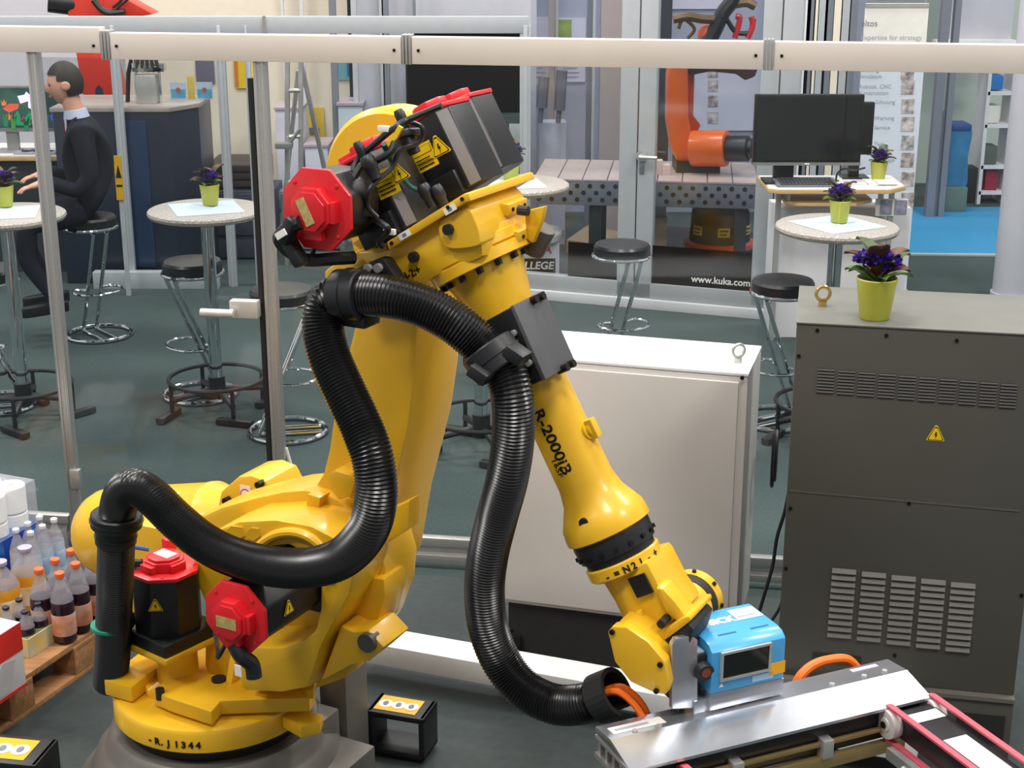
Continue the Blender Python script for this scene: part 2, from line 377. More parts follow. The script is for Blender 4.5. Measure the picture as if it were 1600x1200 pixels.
# slewing (vertical) motor
def octo(c, x, y, r): return [c + x*(r*1.06*math.cos(PI/8+i*PI/4)) + y*(r*1.06*math.sin(PI/8+i*PI/4)) for i in range(8)]
def motor_cap(name, c, x, y, ax, r, parent, plate=True, rr=.58):
    bm = nb(); prism(bm, octo(c, x, y, r), ax*.012)
    cap = obj(name, bm, RED, parent, bev=.004)
    k = c+ax*.012
    bm = nb(); prism(bm, octo(k, x, y, r*rr), ax*.028); prism(bm, octo(k+ax*.028, x, y, r*rr*.84), ax*.008)
    box(bm, k+x*(r*rr*.98)+ax*.012, (.022, .05, .024), (x, y, ax)); box(bm, k-y*(r*rr*1.0)+ax*.012, (.05, .028, .02), (x, y, ax))
    for i in range(4):
        a = PI/4+i*PI/2; q = k+x*(r*.86*math.cos(a))+y*(r*.86*math.sin(a)); cyl(bm, q, q+ax*.003, .005, 8)
    enc = obj('encoder_cover', bm, RED, cap, bev=.003)
    if plate:
        b2 = nb(); box(b2, k+ax*.0372, (.062, .03, .0016), (x, y, ax)); obj('name_plate', b2, GOLDL, cap)
    return cap
def vmotor():
    a = G(280, 1070, zt); a = V((a.x, a.y, zt)); Y = a.y
    z0 = zat(268, 1002, Y); z1 = zat(268, 890, Y)
    bm = nb(); lathe(bm, a, Z, [(0, .075), (.02, .062), (z0-zt-.03, .060), (z0-zt, .07)], 32); obj('motor_pedestal', bm, YEL, rob)
    ang = math.radians(-38); x = V((math.cos(ang), math.sin(ang), 0)); y = V((-x.y, x.x, 0)); c = V((a.x-.016, a.y, 0)); R_ = .094
    bm = nb(); prism(bm, [c+Z*(z0-.004)+x*(i*.108)+y*(j*.108) for i, j in ((-1, -1), (1, -1), (1, 1), (-1, 1))], Z*.02); obj('motor_flange', bm, YEL, rob, bev=.008)
    bm = nb(); box(bm, c+Z*(z0+.035), (.205, .205, .04), (x, y, Z)); prism(bm, octo(c+Z*(z0+.05), x, y, R_), Z*(z1-z0-.05))
    m = obj('motor', bm, MOT, rob, bev=.006)
    cp_ = motor_cap('motor_cap', c+Z*z1, x, y, Z, .098, m, False, .56)
    bm = nb(); box(bm, c+Z*(z1+.049)+y*.005, (.06, .04, .0016), (x, y, Z)); obj('paper_label', bm, WHT, cp_)
    bm = nb(); box(bm, c+Z*(z1+.03)-x*.05+y*.06, (.03, .03, .07), (x, y, Z)); obj('cable_socket', bm, RED, cp_, bev=.003)
    nrm = V((-.35, -1, 0)).normalized(); face_c = None
    q = onp(243, 950, c + (-y if False else V((0, 0, 0))) , nrm)
    fn = (x*math.cos(-3*PI/4)+y*math.sin(-3*PI/4)); best = max([x*math.cos(i*PI/4)+y*math.sin(i*PI/4) for i in range(8)], key=lambda v: v.dot(V((-.25, -1, 0))))
    q = onp(243, 948, c+best*(R_*.98+.002), best); tri_sign('warning_sign', m, q, Z.cross(best), Z, .042)
    b2 = nb(); t = V((a.x, a.y-.10, z0-.0)); box(b2, t, (.018, .004, .012)); obj('paper_label', b2, WHT, m)
    # cable loom at the left of the motor
    pts = [V((c.x-.06, c.y-.02, z1+.03)), V((c.x-.14, c.y-.02, z1+.02)), V((c.x-.165, c.y-.02, z1-.05)), V((c.x-.16, c.y-.03, z1-.12)), V((c.x-.12, c.y-.04, z1-.17)), V((c.x-.09, c.y-.02, z1-.13))]
    obj('cable_loom', tube(nb(), spline(pts, 6), .013, 8), BLK, m)
    pts = [V((c.x-.05, c.y+.03, z1+.05)), V((c.x-.12, c.y+.02, z1+.06)), V((c.x-.17, c.y+.0, z1+.02)), V((c.x-.175, c.y, z1-.04))]
    obj('cable', tube(nb(), spline(pts, 6), .006, 6), M('blue_cable', (40, 80, 150), .5), m)
vmotor()
# balancer cylinder behind
b0 = RP(180, 832, -.30); bdir = (RP(430, 822, -.36)-b0).normalized()
bm = nb(); r = .148; L = (RP(430, 822, -.36)-b0).length
prof = [(-.135+.135*(1-math.cos(PI/2*t/6)) - .0, r*math.sin(PI/2*t/6)*.999+.001) for t in range(0, 7)] + [(.02, r), (L*.62, r), (L*.63, r*1.02), (L*.66, r*1.02), (L*.70, r*.93), (L*.96, r*.80), (L, r*.7)]
lathe(bm, b0, bdir, prof, 44)
bal = obj('balancer', bm, YEL, rob)
bm = nb(); q = RP(302, 753, -.3); 
rprism('balancer_clevis', [(338, 800), (345, 768), (372, 745), (392, 743), (415, 752), (428, 778), (424, 806), (380, 830), (345, 828)], -.20, -.36, bev=.01)
for px, py in ((356, 781), (407, 756), (418, 771)):
    p = RP(px, py, -.195); obj('bolt', cyl(nb(), p-RN*.02, p+RN*.016, .011, 10), SCR, rob)
p = RP(384, 773, -.198); decal('round_label', rob, p, RF, Z, [(rect(-.02, -.03, .02, .03), WHT), (disc(0, 0, .019), RINK), (disc(0, 0, .015), WHT)])
nn_ = (Z*.9+V((0, -.42, 0))); nn_ = (nn_-bdir*nn_.dot(bdir)).normalized(); p = b0+bdir*(L*.46)+nn_*(r+.001); decal('paper_label', bal, p, bdir, nn_.cross(bdir), [(rect(-.045, -.016, .045, .016), WHT), (rect(-.01, -.010, .025, .010), GINK)])
# yellow mounting plate behind the slewing motor
rprism('cable_plate', [(205, 818), (258, 828), (264, 865), (264, 900), (230, 992), (192, 978), (198, 900)], -.06, -.12, bev=.005)
# shoulder casting
def circ(cx, cy, rx, ry, a0, a1, n): return [(cx+rx*math.cos(math.radians(a0+(a1-a0)*i/n)), cy-ry*math.sin(math.radians(a0+(a1-a0)*i/n))) for i in range(n+1)]
OUT = [(300, 812), (345, 792), (395, 778), (440, 768), (475, 765), (515, 775), (556, 797), (588, 838), (603, 890), (600, 935), (582, 985), (548, 1030), (505, 1066), (455, 1080), (400, 1082), (330, 1075), (318, 1040), (318, 940), (300, 900)]
rprism('shoulder_casting', OUT, .02, -.15, bev=.02)
RIM = [(330, 832), (372, 815), (430, 812), (485, 822), (530, 845), (553, 890), (545, 930), (520, 975), (500, 1012), (492, 1040), (480, 1076), (440, 1083), (380, 1080), (372, 1062), (374, 1025), (400, 1012), (440, 1012), (474, 1000), (492, 985), (500, 950), (500, 905), (484, 872), (452, 852), (415, 856), (390, 872), (340, 870)]
rprism('shoulder_rim', RIM, .17, .0, bev=.014)
rprism('shoulder_floor', [(378, 1030), (482, 1004), (494, 1012), (482, 1074), (390, 1078)], .10, -.03, YEL2, bev=.01)
bm = nb(); cpt = RP(455, 900, .174)
arc = [RP(x, y, .176) for x, y in circ(453, 892, 62, 60, -10, 150, 24)]
tube(bm, arc, .014, 10); obj('casting_ridge', bm, YEL, rob)
rprism('casting_pocket', [(353, 830), (362, 822), (378, 824), (382, 838), (372, 842), (358, 838)], .174, .168, YEL2, bev=0)
rprism('casting_pocket', [(385, 832), (392, 825), (404, 826), (406, 838), (396, 845), (386, 842)], .174, .168, YEL2, bev=0)
# right flank web and bumper
rprism('flank_web', [(512, 985), (545, 940), (556, 900), (600, 905), (602, 935), (585, 985), (560, 1020), (540, 1060), (490, 1078)], .05, -.06, YEL2, bev=.012)
rprism('bumper_block', [(500, 1066), (532, 978), (552, 988), (575, 985), (600, 1012), (575, 1034), (548, 1040)], .13, .0, bev=.008)
p = RP(574, 1004, .135); obj('bumper_pad', cyl(nb(), p-RN*.03+RF*.0, p+RN*.008, .027, 20), M('pad_grey', (92, 90, 88), .5, .3), rob)
# shoulder (horizontal) motor
c = RP(372, 962, .40); x = RF; y = Z; ax = RN
bm = nb(); prism(bm, octo(c-RN*.34, x, y, .088), RN*.34); box(bm, c-RN*.30, (.205, .20, .05), (RF, Z, RN))
mot2 = obj('motor', bm, MOT, rob, bev=.006)
capb = motor_cap('motor_cap', c, x, y, ax, .096, mot2, True, .56)
best = (RF*.92+Z*.2).normalized(); best = RF
q = onp(451, 951, c+RF*.09, RF); tri_sign('warning_sign', mot2, q, -RN, Z, .042)
obj('cable_stub', tube(nb(), spline([c-Z*.07+RN*.02, c-Z*.10+RN*.02+RF*.02, c-Z*.13+RF*.035, c-Z*.165+RF*.04], 6), .021, 10), BLK, mot2)
b2 = nb(); box(b2, c-Z*.125+RN*.05+RF*.03, (.02, .003, .03), (RF, RN, Z)); obj('paper_label', b2, WHT, mot2)
for k in range(1):
    st = c-Z*(.10+.01*k)-RF*(.06+.02*k)-RN*.02
    obj('cable', tube(nb(), spline([st, st-Z*.05-RF*.03, st-Z*.07-RF*.08-RN*.06, st-Z*.04-RF*.12-RN*.1], 6), .006, 6), BLK, mot2)
# lower arm
ARM = [(562, 430), (655, 430), (652, 520), (646, 600), (636, 675), (622, 735), (606, 800), (598, 850), (590, 900), (575, 930), (540, 930), (508, 900), (488, 850), (470, 790), (486, 768), (504, 738), (513, 700), (519, 655), (530, 600), (541, 556), (555, 500), (566, 470)]
rprism('lower_arm', ARM, -.02, -.26, bev=.018)
rprism('lower_arm_top', [(540, 300), (575, 250), (640, 250), (665, 300), (662, 380), (655, 440), (560, 440), (548, 380)], -.06, -.28, bev=.015)
bm = nb(); q = RP(604, 292, -.16); lathe(bm, q, -RN, [(0, .19), (.02, .205), (.10, .205), (.12, .19)], 44); obj('elbow_disc', bm, YEL, rob)
rprism('arm_boss', [(513, 742), (522, 735), (545, 742), (555, 752), (548, 775), (530, 782), (515, 765)], .05, -.03, bev=.006)
rprism('stop_lug', [(480, 772), (500, 778), (498, 796), (478, 792)], .05, .0, bev=.004)
rprism('stop_lug', [(600, 800), (640, 782), (638, 828), (605, 848), (590, 842)], .02, -.04, bev=.006)
# wrist-drive housing at the elbow
HOUS = [(604, 388), (728, 313), (740, 330), (752, 368), (756, 404), (668, 440), (650, 449), (618, 440), (575, 420), (548, 392), (590, 392)]
hous = rprism('elbow_housing', HOUS, .13, -.13, bev=.03)
rprism('housing_flange', [(604, 378), (724, 303), (732, 302), (736, 314), (728, 316), (607, 391)], .155, -.17, parent=hous, bev=.004)
obj('housing_bulge', prism(nb(), rsm([(690, 345), (728, 326), (742, 344), (750, 372), (745, 385), (700, 388), (686, 366)], .142), -RN*.24), YEL, hous, bev=.03, seg=5, smooth=50)
rprism('housing_ear', [(505, 424), (545, 398), (600, 374), (606, 392), (560, 418), (560, 450), (520, 470), (508, 445)], .12, .02, parent=hous, bev=.01)
rprism('cable_tray', [(548, 380), (585, 358), (628, 345), (640, 360), (600, 384), (570, 396)], .10, -.02, YEL2, parent=hous, bev=.005)
for px, py in ((702, 358), (648, 401)):
    p = RP(px, py, .143 if px > 690 else .132); obj('plug', cyl(nb(), p-RN*.01, p+RN*.012, .013, 12), RUB, hous)
for px, py in ((664, 338), (703, 327), (632, 367)):
    p = RP(px, py, .1555); dd = (RP(px+10, py-6, .1555)-p).normalized()
    if px != 664: decal('paper_label', hous, p, dd, RN.cross(dd), [(rect(-.018, -.008, .018, .008), WHT), (rect(-.006, -.004, .006, .004), GINK)])
for px, py in ((700, 324), (612, 380), (722, 311)):
    p = RP(px, py, .156); obj('bolt_hole', cyl(nb(), p-RN*.005, p+RN*.002, .005, 8), SCR, hous)
def sidelug(px, py, off, n):
    p = RP(px, py, off); bm = nb(); box(bm, p, (.05, .10, .03), (RF, RN, Z)); o = obj('housing_lug', bm, YEL, hous, bev=.006)
    for k in range(n): q = p+RF*.026+RN*(.03-.03*k); obj('bolt_hole', cyl(nb(), q-RF*.004, q+RF*.002, .005, 8), SCR, o)
sidelug(796, 322, -.04, 3)
sidelug(812, 364, -.03, 3)
p = RP(816, 329, .0); obj('plug', cyl(nb(), p-RF*.01, p+RF*.016, .012, 10), RUB, hous)
hx = (RP(655, 427, .131)-RP(628, 441, .131)).normalized(); text('housing_lettering', 'N-2:+', RP(629, 440, .1312), hx, RN.cross(hx), .026, INK, hous, bold=.0005)
# yellow bracket behind the housing and the round grey connector
rprism('side_bracket', [(820, 330), (850, 323), (846, 345), (832, 380), (822, 372)], -.02, -.04, parent=hous, bev=.002)
bm = nb(); p = RP(842, 372, -.08); cyl(bm, p+RF*.012+Z*.03, p-RF*.022-Z*.035, .034, 18); obj('conduit_end', bm, M('conduit_grey', (92, 86, 78), .5, .2), hous, bev=.006)
# forearm
A_ = RP(750, 405, 0); B_ = RP(951, 826, 0); AD = (B_-A_); LA = AD.length; AD.normalize(); AP = RN.cross(AD)   # AD along the arm
def pr(px, t): return px/spx(A_.lerp(B_, t))
prof = [(-.075, 79), (-.055, 80), (-.05, 84), (-.02, 84), (-.015, 80), (-.01, 84), (.025, 84), (.03, 68), (.06, 63), (.10, 58), (.16, 51), (.24, 47), (.34, 45), (.60, 44), (.82, 45), (.875, 50), (.92, 61), (.95, 68), (.985, 70), (1.0, 70), (1.005, 66)]
bm = nb(); lathe(bm, A_, AD, [(t*LA, pr(r_, t)) for t, r_ in prof], 48)
fore = obj('forearm', bm, YEL, rob)
for k in range(14):
    a = 2*PI*k/14; rr = pr(71, .04); q = A_+AD*(LA*.032)+(RN*math.cos(a)+AP*math.sin(a))*rr
    obj('bolt', cyl(nb(), q-AD*.006, q+AD*.012, .009, 8), SCR, fore)
# lettering on the forearm
nrm = (RN*.94+AP*(.30 if AP.x < 0 else -.30)).normalized()
rt = pr(44.5, .6)
def onarm(px, py):
    dr = ray(px, py); oc = O-A_; dd = dr-AD*dr.dot(AD); oo = oc-AD*oc.dot(AD)
    a, b_, c2 = dd.dot(dd), 2*dd.dot(oo), oo.dot(oo)-rt*rt; t = (-b_-math.sqrt(max(0, b_*b_-4*a*c2)))/(2*a); return O+dr*t
def arm_text(name, s, pa, pb, size, sh=0, bold=.0018):
    p, q = onarm(*pa), onarm(*pb); m_ = (p+q)/2; nn = (m_-A_); nn = (nn-AD*nn.dot(AD)).normalized(); xd = AD; yd = nn.cross(xd)
    o = text(name, s, V((0, 0, 0)), V((1, 0, 0)), V((0, 1, 0)), size, INK, None, shear=sh, bold=bold)
    sx = (q-p).dot(AD)/max(v.co.x for v in o.data.vertices)
    for v in o.data.vertices:
        th = v.co.y/rt; base = p-AD*(p-A_).dot(AD)-A_
        up = nn*math.cos(th)+yd*math.sin(th); v.co = A_+AD*((p-A_).dot(AD)+v.co.x*sx)+up*(rt*1.004+v.co.z)
    attach(o, fore); return o
arm_text('lettering', 'R-2000iB', (830, 644), (884, 742), .040, bold=.0008)
arm_text('lettering', '165F', (859, 718), (877, 746), .020, bold=.0002)
# small yellow lug on the forearm
q = onarm(905, 668); q = A_+AD*(LA*.60)+(AP if AP.x > 0 else -AP)*rt
q = RP(912, 675, .0); sd = (AP if AP.x > 0 else -AP)
bm = nb(); cyl(bm, q-sd*.02, q+sd*.018, .026, 16); cyl(bm, q+sd*.005, q+sd*.028, .019, 14); box(bm, q+sd*.028, (.05, .022, .026), (AD, sd, RN)); obj('lug', bm, YEL, fore, bev=.003)
p = onarm(921, 821); q = A_+AD*(LA*.93); v = (RP(920, 820, .08)-q); v = v-AD*v.dot(AD); v.normalize(); q = q+v*pr(60, .93); obj('plug', cyl(nb(), q-v*.01, q+v*.006, .013, 12), RUB, fore)
# hose bracket: black block, its lit side painted as a thin grey plate
rprism('hose_bracket', [(752, 505), (798, 480), (848, 594), (820, 608), (790, 585)], .14, -.01, BLK, fore, bev=.006)
brk = rprism('bracket_lit_side', [(796, 479), (802, 477), (853, 593), (846, 596)], .145, -.015, M('bracket_black_lit', (92, 92, 94), .45, .3), fore, bev=.003)
bx = (RP(851, 593, .1)-RP(800, 478, .1)).normalized(); bnm = bx.cross(RN); bnm = bnm if bnm.dot(RF) > 0 else -bnm
for px, py in ((829, 471), (840, 466), (877, 577), (887, 571)):
    p = onp(px, py, RP(801, 477, .14), bnm); obj('bolt', cyl(nb(), p-bnm*.01, p+bnm*.020, .010, 10), SCR, fore)
for px, py in ((804, 520), (828, 566)):
    p = RP(px, py, .142); obj('bolt', cyl(nb(), p, p+RN*.012, .008, 8), SIL, fore)
# wrist: black ring, yellow ring, body
wr0 = B_
def axp(t): return A_+AD*(LA*t)
bm = nb(); t0 = 1.005; lathe(bm, axp(1.005), AD, [(0, pr(64, 1)), (.012, pr(65, 1)), (.05, pr(63, 1)), (.053, pr(58, 1)), (.07, pr(57, 1))], 40)
ring = obj('wrist_gear_ring', bm, BLK, rob)
for k in range(16):
    a = 2*PI*k/16+.1; q = axp(1.005)+AD*.035+(RN*math.cos(a)+AP*math.sin(a))*pr(63, 1); box_d = (RN*math.cos(a)+AP*math.sin(a))
    obj('bolt', cyl(nb(), q, q+box_d*.008, .006, 8), SCR, ring)
tR = axp(1.005)+AD*.068
bm = nb(); lathe(bm, tR, AD, [(0, pr(60, 1)), (.004, pr(62, 1)), (.03, pr(62, 1)), (.036, pr(57, 1)), (.04, pr(44, 1)), (.10, pr(40, 1)), (.16, pr(40, 1)), (.20, pr(42, 1))], 36)
wb = obj('wrist_body', bm, YEL, rob)
WR = [(958, 902), (1010, 876), (1022, 900), (1040, 935), (1062, 965), (1020, 1000), (985, 985), (972, 945)]
rprism('wrist_fork', WR, .07, -.085, bev=.02, parent=wb)
p = RP(1002, 914, .074); u_ = (RP(1014, 938, .074)-p).normalized(); decal('cover_plate', wb, p, RN.cross(u_)*-1, u_, [(rect(-.024, -.026, .024, .026), MOT)], .006)
JC = RP(1046, 990, 0)
near = [RP(x_, y_, .165) for x_, y_ in ((949, 988), (956, 979), (978, 980), (1012, 1003), (1038, 1034), (1045, 1070), (1040, 1086), (1024, 1084), (985, 1066), (960, 1034))]
bm = nb(); prism(bm, near, -RN*.035); nc = obj('wrist_cover', bm, YEL, wb, bev=.006)
ncen = sum(near, V())/len(near)
bm = nb(); prism(bm, [ncen+(p-ncen)*.9-RN*.035+AD*-.008 for p in near], -RN*.09); obj('wrist_drum', bm, YEL, wb, bev=.02)
for px, py in ((1032, 1038), (1026, 1079), (957, 987)):
    p = RP(px, py, .165); obj('bolt', cyl(nb(), p-RN*.01, p+RN*.006, .007, 8), SCR, wb)
fc = RP(1083, 936, -.16); fr_ = .070
bm = nb(); lathe(bm, fc+RN*.10, -RN, [(0, fr_*.8), (.02, fr_), (.055, fr_*1.02)], 36); obj('wrist_drum', bm, YEL, wb)
bm = nb(); lathe(bm, fc+RN*.046, -RN, [(0, fr_*1.05), (.03, fr_*1.05)], 36); obj('wrist_seal', bm, RUB, wb)
bm = nb(); lathe(bm, fc+RN*.016, -RN, [(0, fr_*1.08), (.035, fr_*1.06), (.042, fr_*.98)], 36); obj('wrist_cover', bm, YEL, wb)
for k in range(8):
    a = k*PI/4; rv = RF*math.cos(a)+Z*math.sin(a); q = fc+rv*fr_*1.07; obj('bolt', cyl(nb(), q, q+rv*.006, .006, 6), SCR, wb)
rprism('cable_guide', [(1022, 918), (1036, 920), (1054, 940), (1078, 972), (1066, 980), (1040, 958)], .085, .02, parent=wb, bev=.012)
rprism('cable_guide', [(985, 960), (1000, 955), (1012, 990), (1000, 1002), (988, 990)], .09, .04, parent=wb, bev=.012)
p = RP(1040, 968, .088); obj('plug', cyl(nb(), p-RN*.01, p+RN*.03, .011, 10), RUB, wb)
fl = [(1024, 1008), (1046, 993), (1078, 972), (1096, 966), (1104, 978), (1086, 1004), (1066, 1040), (1056, 1088), (1038, 1088), (1026, 1050)]
fl = [(1024, 1008), (1046, 993), (1074, 974), (1084, 984), (1078, 1004), (1062, 1040), (1054, 1088), (1038, 1088), (1026, 1050)]
rprism('tool_flange', fl, .10, -.03, RUB, wb, bev=.006)
rprism('flange_rim', [(1008, 1004), (1030, 990), (1066, 966), (1076, 962), (1080, 970), (1070, 978), (1046, 996), (1022, 1012)], .105, -.04, YEL, wb, bev=.008)
lw = '-=N2J-+'; v0 = (RP(992, 878, pr(62, 1))-tR); v0 = (v0-AD*v0.dot(AD)).normalized(); rrw = pr(62, 1)+.0008
for k, ch in enumerate(lw):
    a = (k-3)*.24; vv = v0*math.cos(a)+AD.cross(v0)*math.sin(a)*(1 if AD.cross(v0).x > 0 else -1); tg = AD.cross(vv); tg = tg if tg.x > 0 else -tg
    text('wrist_lettering', ch, tR+AD*.028+vv*rrw-tg*.006, tg, -AD, .024, INK, wb, bold=.0008)
# elbow drive motors
def elbow_motor(px, py, off, r, label_l, label_t):
    c0 = RP(px, py, off); x_ = AP if AP.x > 0 else -AP; L_ = 0
    q = RP(735, 300, off); fl0 = RP(604, 384, off); fd = (q-fl0).normalized(); fnn = RN.cross(fd)
    L_ = (fl0-c0).dot(fnn)/AD.dot(fnn)
    def sect(c, k): return [c+x_*(r*k*a)+RN*(r*k*b) for a, b in ((1, .66), (.66, 1), (-.66, 1), (-1, .66), (-1, -.66), (-.66, -1), (.66, -1), (1, -.66))]
    bm = nb(); oc = sect(c0, 1)
    def down(p): return p+AD*((fl0-p).dot(fnn)/AD.dot(fnn))
    prism_pts = [bm.verts.new(p) for p in oc]; low = [bm.verts.new(down(p)) for p in oc]
    bm.faces.new(prism_pts); bm.faces.new(low[::-1])
    for i in range(8):
        f_ = bm.faces.new((prism_pts[i], low[i], low[(i+1) % 8], prism_pts[(i+1) % 8]))
        mid = (oc[i]+oc[(i+1) % 8])/2-c0
        f_.material_index = 1 if mid.normalized().dot((x_+RN).normalized()) > .97 else 0
    box(bm, c0+AD*.035, (r*2.0, r*2.0, .012), (x_, RN, AD)) if False else None
    m = obj('motor', bm, [MOT, MOT_LIT], rob, bev=.004)
    cap = obj('motor_cap', prism(nb(), sect(c0, 1.04), -AD*.012), RED, m, bev=.004)
    bm = nb(); prism(bm, octo(c0-AD*.012, x_, RN, r*.55), -AD*.026); box(bm, c0-AD*.02+x_*(-r*.7), (.05, .05, .022), (x_, RN, AD)); obj('encoder_cover', bm, RED, cap, bev=.004)
    bm = nb(); box(bm, down(c0)-AD*.03-x_*.02+RN*(r*.95), (r*1.5, r*.5, .06), (x_, RN, AD)); obj('terminal_box', bm, MOT, m, bev=.005)
    return m
mr = .080
m3 = elbow_motor(716, 169, -.26, mr, None, None)
m2 = elbow_motor(679, 183, -.10, mr, None, None)
m1 = elbow_motor(580, 244, .06, .076, None, None)
ap_ = mr*.98
def inplane(px, py, off, ex): p = RP(px, py, off); xd = (RP(*ex, off)-p).normalized(); return p, xd, RN.cross(xd)
o1, o2 = .06+.076+.0012, -.10+mr+.0012
def wtext(m, p, xd, yd): decal('warning_text_label', m, p, xd, yd, [(rect(-.032, -.032, .032, .032), LABY), (rect(-.028, .006, .028, .026), INK), (rect(-.027, .007, .027, .025), LABY), (rect(-.026, -.024, .022, -.021), INK), (rect(-.026, -.015, .024, -.012), INK), (rect(-.026, -.006, .018, -.003), INK)])
p, xd, yd = inplane(603, 286, o1, (632, 272)); wtext(m1, p, xd, yd)
p, xd, yd = inplane(625, 272, o1+.001, (645, 261)); tri_sign('warning_sign', m1, p, xd, yd, .05)
p, xd, yd = inplane(663, 245, o2, (690, 231)); wtext(m2, p, xd, yd)
p, xd, yd = inplane(687, 231, o2+.001, (712, 218)); tri_sign('warning_sign', m2, p, xd, yd, .056)
# looms of black cable round the elbow motors
def loom(pts, r, par=None, mat=BLK, k=7): return obj('cable_loom', tube(nb(), spline([RP(x_, y_, o_) for x_, y_, o_ in pts], k), r, 8), mat, par or hous)
loom([(690, 165, .1), (640, 186, .12), (618, 198, .15), (585, 225, .17), (560, 248, .18), (552, 275, .20), (560, 300, .20)], .008)
loom([(655, 205, .08), (622, 210, .14), (612, 235, .17), (590, 250, .18), (566, 258, .19), (548, 290, .22), (545, 320, .22), (560, 345, .20)], .009)
loom([(640, 190, .1), (660, 200, .1), (655, 222, .10), (625, 235, .14), (612, 262, .16), (580, 292, .22), (574, 320, .22), (590, 340, .21)], .006)
loom([(545, 335, .17), (575, 338, .18), (598, 350, .24), (606, 360, .24), (592, 376, .22), (600, 386, .21)], .008)
loom([(600, 225, .18), (612, 250, .14), (640, 290, .11), (668, 300, .09), (690, 306, .09)], .006, mat=M('teal_cable', (24, 84, 80), .5))
for px, py, of, r in ((632, 212, .10, .020), (640, 222, .09, .020), (580, 262, .21, .018), (630, 190, .10, .013), (566, 240, .18, .012), (688, 308, .09, .016), (668, 306, .10, .016)):
    p = RP(px, py, of); obj('plug_connector', lathe(nb(), p-AD*.03, AD, [(0, r*.8), (.008, r), (.03, r), (.035, r*.8), (.06, r*.75)], 12), BLK, hous)
for px, py, of in ((600, 201, .16), (544, 293, .2), (554, 282, .2), (552, 322, .19), (609, 362, .2)):
    p = RP(px, py, of); obj('cable_tag', box(nb(), p, (.03, .012, .014), (RF, RN, Z)), WHT, hous, bev=.002)
rprism('yellow_strap', [(600, 226), (612, 214), (622, 196), (628, 200), (618, 218), (604, 232)], .165, .158, LABY, hous, bev=0)
# elbow motor facing the camera
c = RP(499, 326, .29)
bm = nb(); prism(bm, octo(c-RN*.13, RF, Z, .084), RN*.13); cyl(bm, c-RN*.13+RF*.0-Z*.01, c-RN*.30-Z*.01, .055, 24); mot3 = obj('motor', bm, MOT, rob, bev=.006)
motor_cap('motor_cap', c, RF, Z, RN, .097, mot3, False, .56)
xa = (RF*.45-Z*.9).normalized(); b2 = nb(); box(b2, c+RN*.0495-RF*.006, (.066, .026, .0016), (xa, RN.cross(xa), RN)); obj('name_plate', b2, GOLDL, mot3)
loom([(470, 347, .34), (448, 358, .34), (437, 372, .33), (446, 388, .32), (468, 402, .30), (485, 406, .28), (520, 404, .25), (552, 402, .2)], .017, mot3)
loom([(492, 386, .28), (486, 400, .28), (476, 405, .28)], .006, mot3)
p = RP(452, 360, .34); obj('plug_connector', box(nb(), p, (.03, .04, .07), ((RF-Z*.5).normalized(), RN, (Z+RF*.5).normalized())), BLK, mot3, bev=.01)
p = RP(460, 392, .32); obj('plug_connector', box(nb(), p, (.03, .04, .08), ((RF+Z*.7).normalized(), RN, (Z-RF*.7).normalized())), BLK, mot3, bev=.01)
p = RP(439, 366, .365); obj('cable_tag', box(nb(), p, (.03, .006, .016), ((RF+Z*.6).normalized(), RN, (Z-RF*.6).normalized())), WHT, mot3)
# black hose clamp plate on the elbow
cl = rprism('clamp_plate', [(522, 440), (545, 424), (590, 404), (600, 406), (622, 440), (612, 452), (570, 452), (545, 470)], .20, .16, BLK, hous, bev=.005)
for px, py in ((577, 419), (593, 418)):
    p = RP(px, py, .202); obj('bolt', cyl(nb(), p, p+RN*.012, .011, 10), SIL, cl)
# ribbed hose dress pack
HP = [(172, 1066, .16), (176, 1020, .20), (178, 960, .24), (180, 900, .26), (182, 840, .28), (184, 800, .28), (192, 772, .30), (212, 762, .32), (240, 778, .33), (275, 812, .34), (320, 848, .35), (370, 872, .36), (430, 886, .37), (490, 886, .38), (540, 868, .39), (576, 825, .40), (588, 770, .40), (582, 715, .39), (564, 665, .37), (538, 610, .35), (516, 560, .33), (505, 515, .31), (510, 478, .29), (532, 462, .28), (565, 460, .27), (610, 464, .26), (660, 478, .24), (710, 505, .22), (752, 540, .20), (786, 575, .20), (800, 620, .21), (802, 680, .21), (793, 745, .20), (776, 810, .18), (762, 870, .17), (757, 925, .16), (764, 985, .15), (786, 1038, .14), (820, 1078, .14), (865, 1100, .14), (910, 1100, .14), (945, 1088, .13)]
path = resample(spline([RP(*q) for q in HP], 14), .0042)
bm = nb(); tube(bm, path, .05, 18, rfun=lambda i: (.0515 if i % 2 else .0475))
hose = obj('ribbed_hose', bm, HOSE, rob, smooth=60)
def clampring(px0, off, px1, r=.062, L=.055, mat=BLK):
    a, b_ = RP(px0[0], px0[1], off), RP(px1[0], px1[1], off); d_ = (b_-a).normalized()
    bm = nb(); lathe(bm, a-d_*L/2, d_, [(0, r*.94), (.004, r), (L*.45, r), (L*.46, r*1.05), (L*.54, r*1.05), (L*.55, r), (L-.004, r), (L, r*.94)], 28); 
    return obj('hose_clamp', bm, mat, hose)
clampring((182, 812), .28, (182, 790), .070, .04)
clampring((181, 836), .28, (181, 810), .056, .05)
clampring((548, 461), .275, (580, 461), .062, .075)
clampring((772, 560), .20, (790, 585), .068, .065)
obj('clamp_foot', box(nb(), RP(560, 497, .26), (.08, .07, .03), (RF, RN, Z)), BLK, hose, bev=.005)
obj('clamp_foot', tube(nb(), [RP(800, 548, .15), RP(790, 552, .16), RP(765, 580, .24)], .02, 8), BLK, hose)
